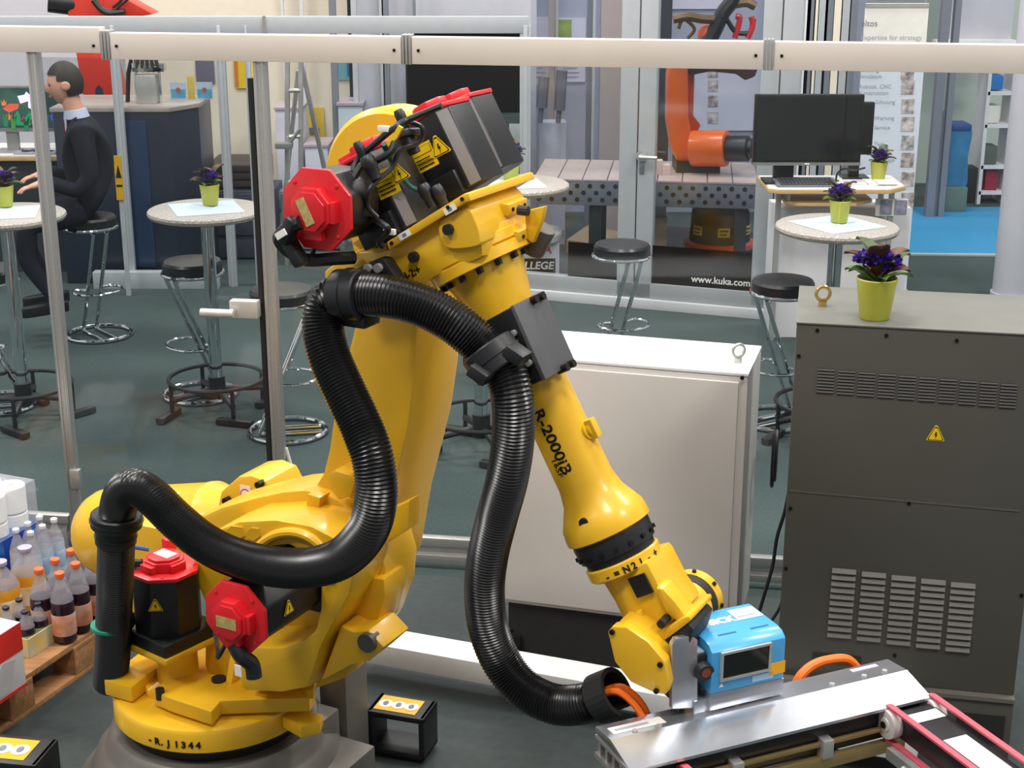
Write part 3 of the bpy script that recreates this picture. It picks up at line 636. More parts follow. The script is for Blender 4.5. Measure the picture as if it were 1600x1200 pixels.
for px, py, of in ((752, 583, .27), (808, 553, .22)):
    obj('clamp_foot', box(nb(), RP(px, py, of), (.05, .05, .03), ((RF-Z*.5).normalized(), RN, (Z+RF*.5).normalized())), BLK, hose, bev=.005)
bm = nb(); p = RP(172, 977, .235); lathe(bm, p, Z+RF*.03, [(-.006, .0535), (-.004, .055), (.004, .055), (.006, .0535)], 26); obj('cable_tie', bm, M('green_tie', (16, 140, 112), .5), hose)
# hose end: dark half collar with orange cables
e0 = RP(935, 1092, .13); e1_ = RP(965, 1080, .13); dd = (e1_-e0).normalized(); x_, y_, _ = frame(dd)
sv = x_ if abs(x_.z) > abs(y_.z) else y_; sv = sv if sv.z > 0 else -sv; sw = dd.cross(sv)
bm = nb(); n_ = 22
for k in range(n_):
    a0, a1 = math.radians(-60+k*300/n_), math.radians(-60+(k+1)*300/n_)
    def rr(a, r_, t): return e0+dd*t+(sv*math.sin(a)+sw*math.cos(a))*r_
    vs = [bm.verts.new(rr(a, r_, t)) for a in (a0, a1) for r_ in (.050, .062) for t in (0, .06)]
    for q in ((0, 1, 3, 2), (4, 6, 7, 5), (0, 4, 5, 1), (2, 3, 7, 6), (0, 2, 6, 4), (1, 5, 7, 3)): bm.faces.new([vs[i] for i in q])
bmesh.ops.remove_doubles(bm, verts=bm.verts[:], dist=.0004)
obj('hose_collar', bm, RUB, hose)
ORC = M('orange_cable', (246, 112, 22), .45)
for k in range(2):
    s0 = e0+dd*.02+sw*(.01-.025*k); obj('orange_cable', tube(nb(), spline([s0+sv*.01, s0+dd*.05-sv*.0, s0+dd*.075-sv*.06, s0+dd*.06-sv*.15], 6), .009, 8), ORC, hose)
# fork-lift pockets bolted to the base
def fork_pocket(pa, pb, pc, z1, lab):
    """pa, pb, pc = pixel corners of the top: near-left, near-right, far-right"""
    a, b_, c3 = G(*pa, z1), G(*pb, z1), G(*pc, z1); ex = (b_-a); Lx = ex.length; ex.normalize(); ey = (c3-b_); ey = (ey-ex*ey.dot(ex)); Ly = ey.length; ey.normalize(); th = .02; hh = .15
    o_ = a+ex*Lx/2+ey*Ly/2
    bm = nb()
    box(bm, o_-Z*th/2, (Lx, Ly, th), (ex, ey, Z)); box(bm, o_-Z*(hh-th/2), (Lx, Ly, th), (ex, ey, Z))
    box(bm, o_+ex*(Lx/2-th/2)-Z*hh/2, (th, Ly, hh), (ex, ey, Z)); box(bm, o_-ex*(Lx/2-th/2)-Z*hh/2, (th, Ly, hh), (ex, ey, Z))
    f = obj('fork_pocket', bm, BLK, rob, bev=.006)
    la = o_+Z*.001; w_, h_ = Lx*.36, Ly*.36
    decal('warning_label', f, la-ex*Lx*.05, ex, ey, [(rect(-w_, -h_, w_, h_), LABO)]+[(disc(w_*.62*k, -h_*.08, h_*.52, 18, h_*.52), WHT) for k in (-1, 0, 1)]+[(disc(w_*.62*k, -h_*.08, h_*.2, 8, h_*.3), GINK) for k in (-1, 0, 1)], .0006)
    return f, o_, ex, ey
f, o_, ex, ey = fork_pocket((572, 1110), (662, 1125), (688, 1096), .17, True)
bm = nb(); box(bm, o_-ex*.16-Z*.10, (.14, .07, .06), (ex, ey, Z)); cyl(bm, o_-ex*.14-Z*.08, o_-ex*.14-Z*.0, .02, 10); obj('pocket_arm', bm, BLK, f, bev=.004)
fork_pocket((-70, 1185), (55, 1197), (96, 1155), .17, True)
# ------------------------------------------------------------------ belt gripper on the flange
GZ = .75
gA, gB, gC, gD = [G(x, y, GZ) for x, y in ((930, 1133), (1385, 1028), (1452, 1076), (985, 1195))]
g1v = (gB-gA); GL = g1v.length; g1v.normalize(); g2v = V((g1v.y, -g1v.x, 0)); GWd = (gD-gA).dot(g2v)
ALUP = M('aluminium_plate_folded', (200, 203, 210), .24, .85, var=.12, scale=5)
grip = thing('belt_gripper', 'aluminium gripper with pink belts on the yellow arm', 'gripper', (gA+g1v*GL/2-Z*.1))
def gp(u, v, z): return gA + g1v*u + g2v*v + Z*z
GL2 = max(GL, (gC-gD).length)
bm = nb(); GWd -= .008; pr_ = [(0, -.004), (GWd*.44, 0.004), (GWd, -.022), (GWd, -.030), (GWd*.44, -.006), (0, -.014)]
prism(bm, [gp(0, v, z) for v, z in pr_], g1v*GL2); obj('cover_plate', bm, ALUP, grip, smooth=0)
for k, (px, py) in enumerate(((992, 1144), (1030, 1136), (1150, 1100), (1300, 1071), (1350, 1058), (1382, 1050))):
    p = G(px, py, GZ+.0); obj('screw', cyl(nb(), p-Z*.006, p+Z*.006, .007, 10), SIL, grip)
sl = (gp(0, 0, -.004)-gp(0, GWd*.44, .004)).normalized(); p = gp(.06, .042, .0006); decal('paper_label', grip, p, g1v, sl, [(rect(-.04, -.018, .10, .018), WHT), (rect(-.03, -.006, .06, .004), LGINK)])
p = gp(GL*.90, .02, -.0015); decal('lilac_label', grip, p, g1v, sl, [(rect(-.04, -.008, .04, .008), M('lilac', (190, 180, 226), .5))])
bm = nb()
for k in range(5):
    box(bm, gp(.012, .02+k*GWd*.2, -.05), (.02, .012, .05), (g1v, g2v, Z))
box(bm, gp(.012, GWd*.5, -.075), (.03, GWd*.95, .012), (g1v, g2v, Z)); box(bm, gp(.012, GWd*.5, -.026), (.03, GWd*.95, .008), (g1v, g2v, Z))
obj('end_profile', bm, ALU, grip)
bm = nb(); box(bm, gp(GL2*.5+.01, GWd*.45, -.075), (GL2*.94, GWd*.86, .09), (g1v, g2v, Z)); obj('beam_body', bm, BLK, grip, bev=.004)
BRS = M('amber_profile', (206, 176, 120), .28, .8, var=.1, stretch=(1, 1, 20))
bm = nb(); box(bm, gp(GL2*.52, GWd*.95, -.135), (GL2*.80, .016, .035), (g1v, g2v, Z)); obj('lower_rail', bm, BRS, grip, bev=.003)
bm = nb(); box(bm, gp(GL2*.52, GWd*.94, -.085), (GL2*.70, .01, .012), (g1v, g2v, Z)); obj('guide_rail', bm, BRS, grip, bev=.002)
for k in (.34, .64): obj('rail_clip', box(nb(), gp(GL2*k, GWd*.955, -.095), (.03, .03, .05), (g1v, g2v, Z)), SIL, grip, bev=.003)
PINK = M('belt_pink', (206, 84, 98), .55); PULL = M('pulley_white', (214, 206, 204), .4)
def belt_fork(u0, u1, v0, z0, full):
    f = gp(u0, v0, z0); r = .042; Lb = .62; dn = (g2v-Z*.0).normalized()
    bm = nb(); box(bm, gp((u0+u1)/2, v0+Lb/2, z0), ((u1-u0)-.02, Lb, .06), (g1v, g2v, Z)); bd = obj('fork_body', bm, MOT, grip, bev=.004)
    for u in (u0, u1):
        bm = nb(); c_ = gp(u, v0, z0); s_g = -1 if u == u0 else 1
        cyl(bm, c_-g1v*.016, c_+g1v*.016, r-.004, 28); cyl(bm, c_-g1v*.019, c_+g1v*.019, r*.45, 20); obj('pulley', bm, PULL, bd, bev=.003)
        obj('bolt', cyl(nb(), c_-g1v*.024, c_+g1v*.024, .009, 6), SCR, bd)
        loop = []
        for i in range(13): a = PI/2+PI*i/12; loop.append(c_+g2v*(math.cos(a)*r)+Z*(math.sin(a)*r))
        for i in range(13): a = -PI/2+PI*i/12; loop.append(c_+g2v*(Lb+math.cos(a)*r)+Z*(math.sin(a)*r))
        bm = nb(); n = len(loop); vs = []
        for i, p in enumerate(loop):
            cen = c_ if i < 13 else c_+g2v*Lb; o2 = (p-cen).normalized()*.006
            vs.append([bm.verts.new(q) for q in (p-g1v*.0085, p+g1v*.0085, p+g1v*.0085+o2, p-g1v*.0085+o2)])
        for i in range(n):
            for k in range(4): bm.faces.new((vs[i][k], vs[i][(k+1) % 4], vs[(i+1) % n][(k+1) % 4], vs[(i+1) % n][k]))
        obj('belt', bm, PINK, bd)
    uc = (u0+u1)/2
    decal('paper_label', bd, gp(uc, v0+.05, z0+.031), g1v, -g2v, [(rect(-(u1-u0)*.36, -.02, (u1-u0)*.36, .02), WHT)])
    decal('paper_label', bd, gp(uc, v0+.28, z0+.031), g1v, -g2v, [(rect(-(u1-u0)*.26, -.12, (u1-u0)*.26, .12), WHT)])
    bm = nb(); box(bm, gp(u0-.02, v0+.2, z0-.06), (.02, .34, .03), (g1v, g2v, Z)); cyl(bm, gp(u0-.03, v0+.1, z0-.07), gp(u0-.03, v0+.34, z0-.07), .014, 12); obj('side_rail', bm, ALU, bd)
    return bd
belt_fork(GL2*.93-.065, GL2*.93+.065, GWd*1.02, -.065, True)
belt_fork(.02, .14, GWd*1.08, -.085, False)
# aluminium flange bracket between wrist and gripper
bm = nb(); fb = [onp(x, y, G(1062, 1050, .84)+g2v*.05, g2v) for x, y in ((1050, 1108), (1050, 1008), (1056, 998), (1080, 994), (1090, 1000), (1090, 1106))]
prism(bm, fb, -g2v*.015); obj('flange_bracket', bm, ALUP, grip, bev=.002)
q0 = onp(1096, 1080, G(1062, 1050, .84)+g2v*.03, g2v); bm = nb(); box(bm, V((q0.x, q0.y, .76)), (.07, .05, .05), (g1v, g2v, Z)); obj('mounting_foot', bm, ALUP, grip, bev=.004)
bm = nb(); ff = onp(1060, 1040, G(1062, 1050, .84)-g2v*.08, g2v); box(bm, ff, (.10, .10, .12), (g1v, g2v, Z)); obj('flange_adapter', bm, BLK, grip, bev=.006)
obj('cable', tube(nb(), spline([onp(x, y, G(1062, 1050, .84)+g2v*.03, g2v) for x, y in ((1075, 1066), (1072, 1085), (1063, 1098), (1058, 1110))], 6), .004, 6), BLK, grip)
# orange hose looped behind the gripper
oh = [gp(GL*.70, -.05, -.10), gp(GL*.72, -.05, -.04), gp(GL*.77, -.06, -.015), gp(GL*.83, -.06, -.006), gp(GL*.90, -.05, -.012), gp(GL*.95, -.04, -.06)]
obj('orange_cable', tube(nb(), spline(oh, 8), .013, 10), ORC, grip)
# ------------------------------------------------------------------ blue laser scanner
SB = M('scanner_blue', (66, 160, 216), .38, coat=.3, var=.03)
s0 = G(1110, 1086, .80); s1 = G(1225, 1060, .80); sx = (s1-s0).normalized(); sx = g1v; sy = -g2v; SW = (s1-s0).dot(g1v)
zt_s = zat(1110, 1012, s0.y)+.002; SH = zt_s-.80; SD = .17
sc = thing('laser_scanner', 'blue box-shaped scanner with dark window beside the wrist', 'scanner', s0)
def sp(u, v, z): return s0+sx*u+sy*v+Z*z
bm = nb(); pf = [(0, 0), (0, SH*.86), (.018, SH*.97), (.04, SH), (SD, SH), (SD, 0)]
prism(bm, [sp(0, v, z) for v, z in pf], sx*SW); body = obj('scanner_housing', bm, SB, sc, bev=.005)
fr = V(-sy)
bm = nb(); wx0, wx1, wz0, wz1 = SW*.14, SW*.76, SH*.30, SH*.80
for a_, b_ in ((wx0-.006, wx0), (wx1, wx1+.006)): box(bm, sp((a_+b_)/2, -.003, (wz0+wz1)/2), (.006, .008, wz1-wz0+.012), (sx, sy, Z))
for a_ in (wz0-.003, wz1+.003): box(bm, sp((wx0+wx1)/2, -.003, a_), (wx1-wx0, .008, .006), (sx, sy, Z))
obj('window_frame', bm, SIL, body)
obj('scanner_window', box(nb(), sp((wx0+wx1)/2, -.0015, (wz0+wz1)/2), (wx1-wx0, .004, wz1-wz0), (sx, sy, Z)), M('dark_window', (14, 20, 18), .06, spec=.8), body)
decal('warning_label', body, sp(SW*.90, -.0006, SH*.26), sx, Z, [(rect(-.024, -.016, .022, .016), LABO)])
decal('paper_label', body, sp(SW*.70, -.0006, SH*.14), sx, Z, [(rect(-.03, -.009, .03, .009), M('label_blue', (160, 196, 224), .5))])
decal('paper_label', body, sp(SW*.14, -.0006, SH*.16), sx, Z, [([(-.006, -.005), (.006, -.005), (0, .006)], WHT)])
decal('paper_label', body, sp(SW*.80, SD*.72, SH+.0006), sx, sy, [(rect(-.036, -.028, .036, .028), WHT), (rect(-.028, .004, .02, .012), LGINK), (rect(-.028, -.014, .02, -.006), LGINK)])
text('lettering', 'SICK', sp(SW*.25, SD*.58, SH+.0006), sx, sy, .036, WHT, body, bold=.002)
for u in (.18, .62): obj('hinge_slot', box(nb(), sp(SW*u+.03, .045, SH), (.05, .006, .002), (sx, sy, Z)), M('slot_blue', (30, 90, 140), .5), body)
obj('scanner_base', box(nb(), sp(SW*.5, SD*.5, -.022), (SW*1.0, SD, .044), (sx, sy, Z)), ALUP, sc, bev=.002)
bm = nb(); cpx = onp(1092, 1040, s0-sx*.03, sx); 
q = sp(-.028, .05, SH*.50); box(bm, q, (.056, .06, .075), (sx, sy, Z)); cn = obj('connector', bm, RUB, sc, bev=.006)
bm = nb(); q2 = q-sy*.03; cyl(bm, q2+sx*.012, q2+sx*.012-sy*.02-Z*.004, .024, 16); obj('connector_ring', bm, BLK, cn); bm = nb(); cyl(bm, q2+sx*.012-sy*.02, q2+sx*.012-sy*.024, .012, 12); obj('connector_core', bm, M('core_brown', (120, 60, 40), .5), cn)
obj('connector_plate', box(nb(), sp(-.004, .085, SH*.82), (.008, .03, .06), (sx, sy, Z)), SIL, sc)
obj('connector_lid', box(nb(), q+Z*.039, (.045, .045, .006), (sx, sy, Z)), M('lid_blue_grey', (150, 178, 190), .4), cn)
# ------------------------------------------------------------------ white control cabinet
CD = V((1, -.285, 0)).normalized(); CN = V((-CD.y, CD.x, 0))
wa = V((-.04, 5.01, 0)); wlen = (V((.81, 4.78, 0))-wa).dot(CD)
WCAB = M('cabinet_white', (206, 202, 198), .42, var=.035, scale=3, coat=.1); WCAB_LIT = M('cabinet_white_lit', (236, 240, 242), .4, var=.02)  # top takes a paler white, overhead light put into its colour
wc = thing('control_cabinet', 'tall pale white cabinet standing behind the forearm', 'cabinet', wa+CD*wlen/2+CN*.18)
wz1 = 1.15; wz0 = .22; WDp = .34
def wq(u, v, z): return wa+CD*u+CN*v+Z*z
for px, py in ((1170, 583),): ur = (onp(px, py, wa, CN)-wa).dot(CD)
ur = max(ur, .8)
bm = nb(); prism(bm, [wq(0, 0, wz0), wq(ur, 0, wz0), wq(ur, 0, wz1-.012), wq(0, 0, wz1-.012)], CN*WDp); obj('cabinet_body', bm, WCAB, wc, bev=.012)
bm = nb(); prism(bm, [wq(.0, .0, wz1-.012), wq(ur, .0, wz1-.012), wq(ur, WDp, wz1-.012), wq(.0, WDp, wz1-.012)], Z*.012); obj('cabinet_top', bm, WCAB_LIT, wc, bev=.004)
bm = nb(); prism(bm, [wq(0.01, -.012, wz0+.02), wq(ur-.03, -.012, wz0+.02), wq(ur-.03, -.012, wz1-.03), wq(0.01, -.012, wz1-.03)], CN*.012); obj('cabinet_door', bm, WCAB, wc, bev=.004)
bm = nb(); prism(bm, [wq(.02, .03, 0.006), wq(ur-.02, .03, 0.006), wq(ur-.02, .03, wz0), wq(.02, .03, wz0)], CN*(WDp-.06)); obj('plinth', bm, M('plinth_dark', (44, 44, 44), .6), wc)
bm = nb(); q = onp(802, 1008, wa+CN*.02, CN); box(bm, q, (.06, .02, .08), (CD, CN, Z)); obj('plinth_latch', bm, BLK, wc, bev=.003)
def eyebolt(par, p, r, mat, ax):
    bm = nb(); a_, b_ = ax, Z; tube(bm, [p+Z*(r+.018)+(a_*math.cos(2*PI*i/24)+b_*math.sin(2*PI*i/24))*r for i in range(24)], r*.26, 10, closed=True); cyl(bm, p, p+Z*.016, r*.6, 14); return obj('lifting_eye', bm, mat, par)
p = G(1153, 566, 1.15); eyebolt(wc, p, .022, SIL, (CD+CN*.8).normalized())
for px, py in ((1160, 590), (800, 985)):
    p = onp(px, py, wa-CN*.012, CN); obj('screw', cyl(nb(), p, p-CN*.006, .007, 10), SCR, wc)
# ------------------------------------------------------------------ grey machine cabinet
CD = V((1, -.2, 0)).normalized(); CN = V((-CD.y, CD.x, 0)); ca = V((.885, 4.455, 0)); clen = 1.1; gz = 1.41; GDp = .46
p1 = onp(1245, 503, ca, CN); ca = ca + CD*((p1-ca).dot(CD))
pr_r = onp(1594, 1000, ca, CN); clen = (pr_r-ca).dot(CD); gz = p1.z
GCAB = M('cabinet_dark_grey', (78, 76, 70), .50, var=.04, scale=3); GCAB_LIT = M('cabinet_dark_grey_lit', (108, 108, 102), .5, var=.03); LOUV = M('louver_grey', (100, 98, 92), .45); GDK = M('vent_dark', (38, 37, 34), .6)  # cabinet top is a lighter grey: light from above painted in
gc = thing('machine_cabinet', 'dark grey cabinet with louvres carrying a flower pot', 'cabinet', ca+CD*clen/2+CN*.2)
def gq(u, v, z): return ca+CD*u+CN*v+Z*z
gzb = onp(1400, 1070, ca, CN).z
bm = nb(); prism(bm, [gq(0, 0, gzb), gq(clen, 0, gzb), gq(clen, 0, gz-.004), gq(0, 0, gz-.004)], CN*GDp); obj('cabinet_body', bm, GCAB, gc, bev=.005)
bm = nb(); prism(bm, [gq(-.002, -.004, gz-.004), gq(clen+.002, -.004, gz-.004), gq(clen+.002, GDp, gz-.004), gq(-.002, GDp, gz-.004)], Z*.004); obj('cabinet_top', bm, GCAB_LIT, gc)
bm = nb(); prism(bm, [gq(.0, -.02, .006), gq(clen, -.02, .006), gq(clen, -.02, gzb-.012), gq(.0, -.02, gzb-.012)], CN*(GDp+.02)); obj('cabinet_base', bm, GCAB, gc, bev=.006)
bm = nb(); prism(bm, [gq(.0, -.028, gzb-.014), gq(clen, -.028, gzb-.014), gq(clen, -.028, gzb), gq(.0, -.028, gzb)], CN*.05); obj('base_rail', bm, LOUV, gc)
def fpq(px, py, lift=.001): return onp(px, py, ca-CN*lift, CN)
# panel seam and door panels
sm0, sm1 = fpq(1232, 765), fpq(1594, 797)
bm = nb(); prism(bm, [sm0, sm1, sm1-Z*.006, sm0-Z*.006], -CN*.0012); obj('panel_seam', bm, M('seam_grey', (88, 86, 80), .5), gc)
bm = nb(); a_, b_ = fpq(1496, 1112, .021), fpq(1566, 1162, .021); prism(bm, [V((a_.x, a_.y, b_.z)), V((b_.x, b_.y, b_.z)), V((b_.x, b_.y, a_.z)), V((a_.x, a_.y, a_.z))], -CN*.004); obj('base_opening', bm, GDK, gc)
a_, b_ = fpq(1270, 1020), fpq(1345, 1040); bm = nb(); prism(bm, [V((a_.x, a_.y, b_.z)), V((b_.x, b_.y, b_.z)), V((b_.x, b_.y, a_.z)), V((a_.x, a_.y, a_.z))], -CN*.003); obj('slot_opening', bm, GDK, gc)
vm = None
for k in range(10):
    px = 1278+k*31.8; a_ = fpq(px, 575+k*2.6, .0005); b_ = fpq(px+28.5, 575+k*2.6+41, .0005); wv = (fpq(px+26.5, 590, .0005)-fpq(px, 590, .0005)).dot(CD); hv = a_.z-b_.z
    bm = nb(); box(bm, a_+CD*wv/2-Z*hv/2, (wv, .003, hv), (CD, CN, Z), 0)
    for j in range(8):
        prism(bm, [a_-Z*(hv*(j+.15)/8)-CN*.0015, a_-Z*(hv*(j+.6)/8)-CN*.005, a_-Z*(hv*(j+.6)/8)-CN*.0015], CD*wv, 1)
    obj('vent_grille', bm, [GDK, M('vent_slat', (58, 56, 52), .55)], gc, smooth=0)
lm = None
TL, TR_, BL, BR = (1319, 892), (1505, 914), (1311, 992), (1496, 1014)
for cidx in range(5):
    for r_ in range(11):
        s, t = cidx/4, r_/10
        px = (TL[0]*(1-s)+TR_[0]*s)*(1-t)+(BL[0]*(1-s)+BR[0]*s)*t; py = (TL[1]*(1-s)+TR_[1]*s)*(1-t)+(BL[1]*(1-s)+BR[1]*s)*t
        p = fpq(px, py, 0)
        if lm is None:
            wv = (fpq(1338, 890)-fpq(1300, 887)).dot(CD); bm = nb()
            prism(bm, [-CD*wv/2+Z*.008, -CD*wv/2-Z*.007-CN*.010, -CD*wv/2-Z*.007], CD*wv); lo = obj('louver', bm, LOUV, None, smooth=0, bev=.001, seg=1); lm = lo.data
            lo.location = p; attach(lo, gc)
        else:
            lo = bpy.data.objects.new('louver', lm); C.objects.link(lo); lo.location = p; attach(lo, gc)
tri_sign('warning_sign', gc, fpq(1462, 680, .001), CD, Z, .054)
for px, py in ((1277, 516), (1385, 524), (1495, 532), (1248, 556), (1420, 786), (1235, 794), (1228, 888), (1596, 930), (1398, 1024)):
    p = fpq(px, py, 0); obj('screw', cyl(nb(), p, p-CN*.004, .006, 8), SCR, gc)
p = G(1285, 478, gz); eyebolt(gc, p, .022, M('brass', (208, 176, 120), .25, .9), (CD*.95+CN*.3).normalized())
# cables hanging between the cabinets
kc = thing('power_cable', 'black cable coil hanging on the grey cabinet side', 'cable', gq(-.02, .1, .5))
for k, (r_, dz) in enumerate(((.09, 0), (.075, .01), (.10, -.02))):
    pts = [onp(1212, 712, ca-CD*.05, CD)+CN*(math.cos(2*PI*i/20)*r_*.55+.01*k)+Z*(math.sin(2*PI*i/20)*r_+dz) for i in range(20)]
    obj('cable_loop', tube(nb(), [q-CD*(.004*k) for q in pts], .007, 6, closed=True), BLK, kc)
Yc = 4.62
pts = [onp(x, y, V((0, Yc, 0)), V((0, 1, 0))) for x, y in ((1232, 770), (1226, 800), (1214, 840), (1208, 880), (1200, 910), (1185, 960), (1178, 985))]
obj('cable_drop', tube(nb(), spline(pts, 6), .006, 6), BLK, kc)
pts = [onp(x, y, V((0, Yc-.05, 0)), V((0, 1, 0))) for x, y in ((1226, 925), (1218, 950), (1204, 972), (1192, 985))]
obj('cable_drop', tube(nb(), spline(pts, 6), .005, 6), BLK, kc)
# ------------------------------------------------------------------ pale beam lying on the cell floor
ba, bb = G(560, 1036, .08), G(1060, 1128, .08); bd_ = (bb-ba).normalized(); bn_ = V((-bd_.y, bd_.x, 0)); bs = ba-bd_*.05
BEAM = M('beam_white', (226, 226, 226), .4, var=.03)
bm = nb(); Lb = 1.95
prism(bm, [bs+V((0, 0, .006)), bs+bn_*.13+V((0, 0, .006)), bs+bn_*.13+Z*.085, bs+Z*.085], bd_*Lb)
bt = obj('floor_beam', bm, BEAM, None, bev=.004); tag(bt, 'long white beam lying on the dark floor behind the robot', 'beam')
# ------------------------------------------------------------------ safety fence
fence = thing('safety_fence', 'tall clear-paned safety fence with thick aluminium top rail', 'fence', fx(0))
zr = 2.04
ACR = glass('acrylic_pane', (.93, .945, .95), .03)
def fpt(px, py): return onp(px, py, FA, FN)
def fpost(x, z0, z1, wd, par, name='post', mat=ALU):
    bm = nb(); c_ = fx(x)
    box(bm, c_+Z*(z0+z1)/2, (wd, .045, z1-z0), (FD, FN, Z))
    for s in (-1, 1): box(bm, c_+FD*(s*wd*.3)-FN*0+FN*.024+Z*(z0+z1)/2, (wd*.22, .006, z1-z0), (FD, FN, Z))
    return obj(name, bm, mat, par, bev=.003)
xA = fpt(88, 465).x; xB = fpt(423, 430).x
fpost(xA, 0, zr+.02, .045, fence)
fpost(xB, 0, zr, .048, fence)
def rail(xa, xb, dz=0, h=.098):
    bm = nb(); a_, b_ = fx(xa), fx(xb); prism(bm, [a_+FN*.035+Z*(zr+dz), b_+FN*.035+Z*(zr+dz), b_+FN*.035+Z*(zr+dz+h), a_+FN*.035+Z*(zr+dz+h)], -FN*.06)
    return obj('top_rail', bm, ALUR, fence, bev=.0015)
jx = [fpt(170, 70).x, fpt(638, 80).x, fpt(1201, 85).x]
rail(-2.9, jx[0]-.02, .022, .095); rail(jx[0]+.02, jx[1]-.02); rail(jx[1]+.02, jx[2]-.02); rail(jx[2]+.02, 3.2)
for i, x in enumerate(jx):
    bm = nb()
    for k in (-.013, 0, .013): box(bm, fx(x)+FD*k+FN*.005+Z*(zr+.052), (.010, .066, .108), (FD, FN, Z))
    j = obj('rail_joint', bm, ALU, fence, bev=.002)
    for k in (-1, 1):
        q = fx(x+.045*k)+FN*.036+Z*(zr+.05); obj('screw', cyl(nb(), q, q+FN*.004, .006, 8), SCR, j)
def pane(xa, xb, z0, z1):
    bm = nb(); a_, b_ = fx(xa), fx(xb); prism(bm, [a_+Z*z0, b_+Z*z0, b_+Z*z1, a_+Z*z1], -FN*.005); return obj('pane', bm, ACR, fence, smooth=0)
pane(-2.9, xA-.024, .12, zr+.02); gpn = pane(xA+.03, xB-.05, .12, zr); gpn.data.materials[0] = glass('acrylic_gate', (.84, .86, .87), .03); pane(xB+.026, 1.2, .12, zr); pane(1.206, 3.2, .12, zr)
bm = nb(); box(bm, fx(xB-.04)+Z*1.05, (.018, .03, 1.85), (FD, FN, Z)); obj('door_seal', bm, RUB, fence)
def brail(xa, xb):
    bm = nb(); a_, b_ = fx(xa), fx(xb)
    for z0, z1 in ((.03, .06), (.10, .135)): prism(bm, [a_+FN*.02+Z*z0, b_+FN*.02+Z*z0, b_+FN*.02+Z*z1, a_+FN*.02+Z*z1], -FN*.04)
    prism(bm, [a_+FN*.008+Z*.06, b_+FN*.008+Z*.06, b_+FN*.008+Z*.10, a_+FN*.008+Z*.10], -FN*.016)
    return obj('bottom_rail', bm, ALU, fence, bev=.002)
brail(xA+.03, xB-.05); brail(xB+.026, 3.2); brail(-2.9, xA-.03)
# hinge, lock and handle of the fence gate
q = fpt(122, 745)+FN*.02; obj('hinge', box(nb(), q, (.045, .03, .085), (FD, FN, Z)), ALU, fence, bev=.006)
q = fpt(388, 478)+FN*.04; lk = obj('lock_case', box(nb(), q, (.115, .05, .07), (FD, FN, Z)), M('lock_grey', (196, 190, 184), .4, .3), fence, bev=.006)
bm = nb(); q2 = fpt(372, 480)+FN*.07; cyl(bm, q2, q2+FN*.03, .014, 12); q3 = q2+FN*.03; cyl(bm, q3+FD*.015, q3-FD*.12, .017, 14); obj('handle', bm, M('lock_grey', (196, 190, 184), .4, .3), lk, bev=.003)
# small grey foot panel at the left post
bm = nb(); fp_ = [fpt(*q)+FN*.03 for q in ((64, 862), (108, 818), (112, 856), (96, 866))]; prism(bm, fp_, -FN*.02); obj('foot_panel', bm, M('foot_grey', (128, 132, 132), .5), fence, bev=.004)
# brace behind the robot
bm = nb(); a_, b_ = fpt(437, 702), fpt(457, 772); 
for k in (0, .02): cyl(bm, a_+FD*k-FN*.02, b_+FD*k-FN*.02, .008, 8)
obj('brace', bm, WHT, fence)
# ------------------------------------------------------------------ low partition frame farther back
rf = thing('partition_frame', 'farther slim aluminium frame behind the fence', 'frame', D(500, 440, 10.5)*1.0)
def rfp(px, py): return D(px, py, 10.55)
for px, wd, y0, y1 in ((179, .06, 82, 440), (345, .06, 90, 445), (387, .035, 90, 255), (821, .075, 40, 462)):
    x0, x1 = rfp(px, y0).x, rfp(px, y0).x; zt_ = max(rfp(px, y0).z, 1.80)
    bm = nb(); box(bm, V((x0, 10.55, zt_/2)), (wd, .05, zt_)); box(bm, V((x0, 10.52, zt_/2)), (wd*.4, .02, zt_)); obj('post', bm, FRM, rf, bev=.004)
xl, xr = -4.6, rfp(826, 40).x
bm = nb(); zz = rfp(300, 48).z; box(bm, V(((xl+xr)/2, 10.55, zz+.04)), (xr-xl, .06, .11)); obj('top_rail', bm, FRM, rf, bev=.002)
bm = nb(); x2 = rfp(345, 440).x; x1 = rfp(150, 430).x; box(bm, V(((x1+x2)/2, 10.5, .06)), (x2-x1, .08, .12)); obj('bottom_rail', bm, FRM, rf, bev=.004)
for px in (415,):
    q = rfp(px, 50); bm = nb(); box(bm, V((q.x, 10.51, zz+.04)), (.02, .02, .12)); obj('rail_joint', bm, ALU, rf)
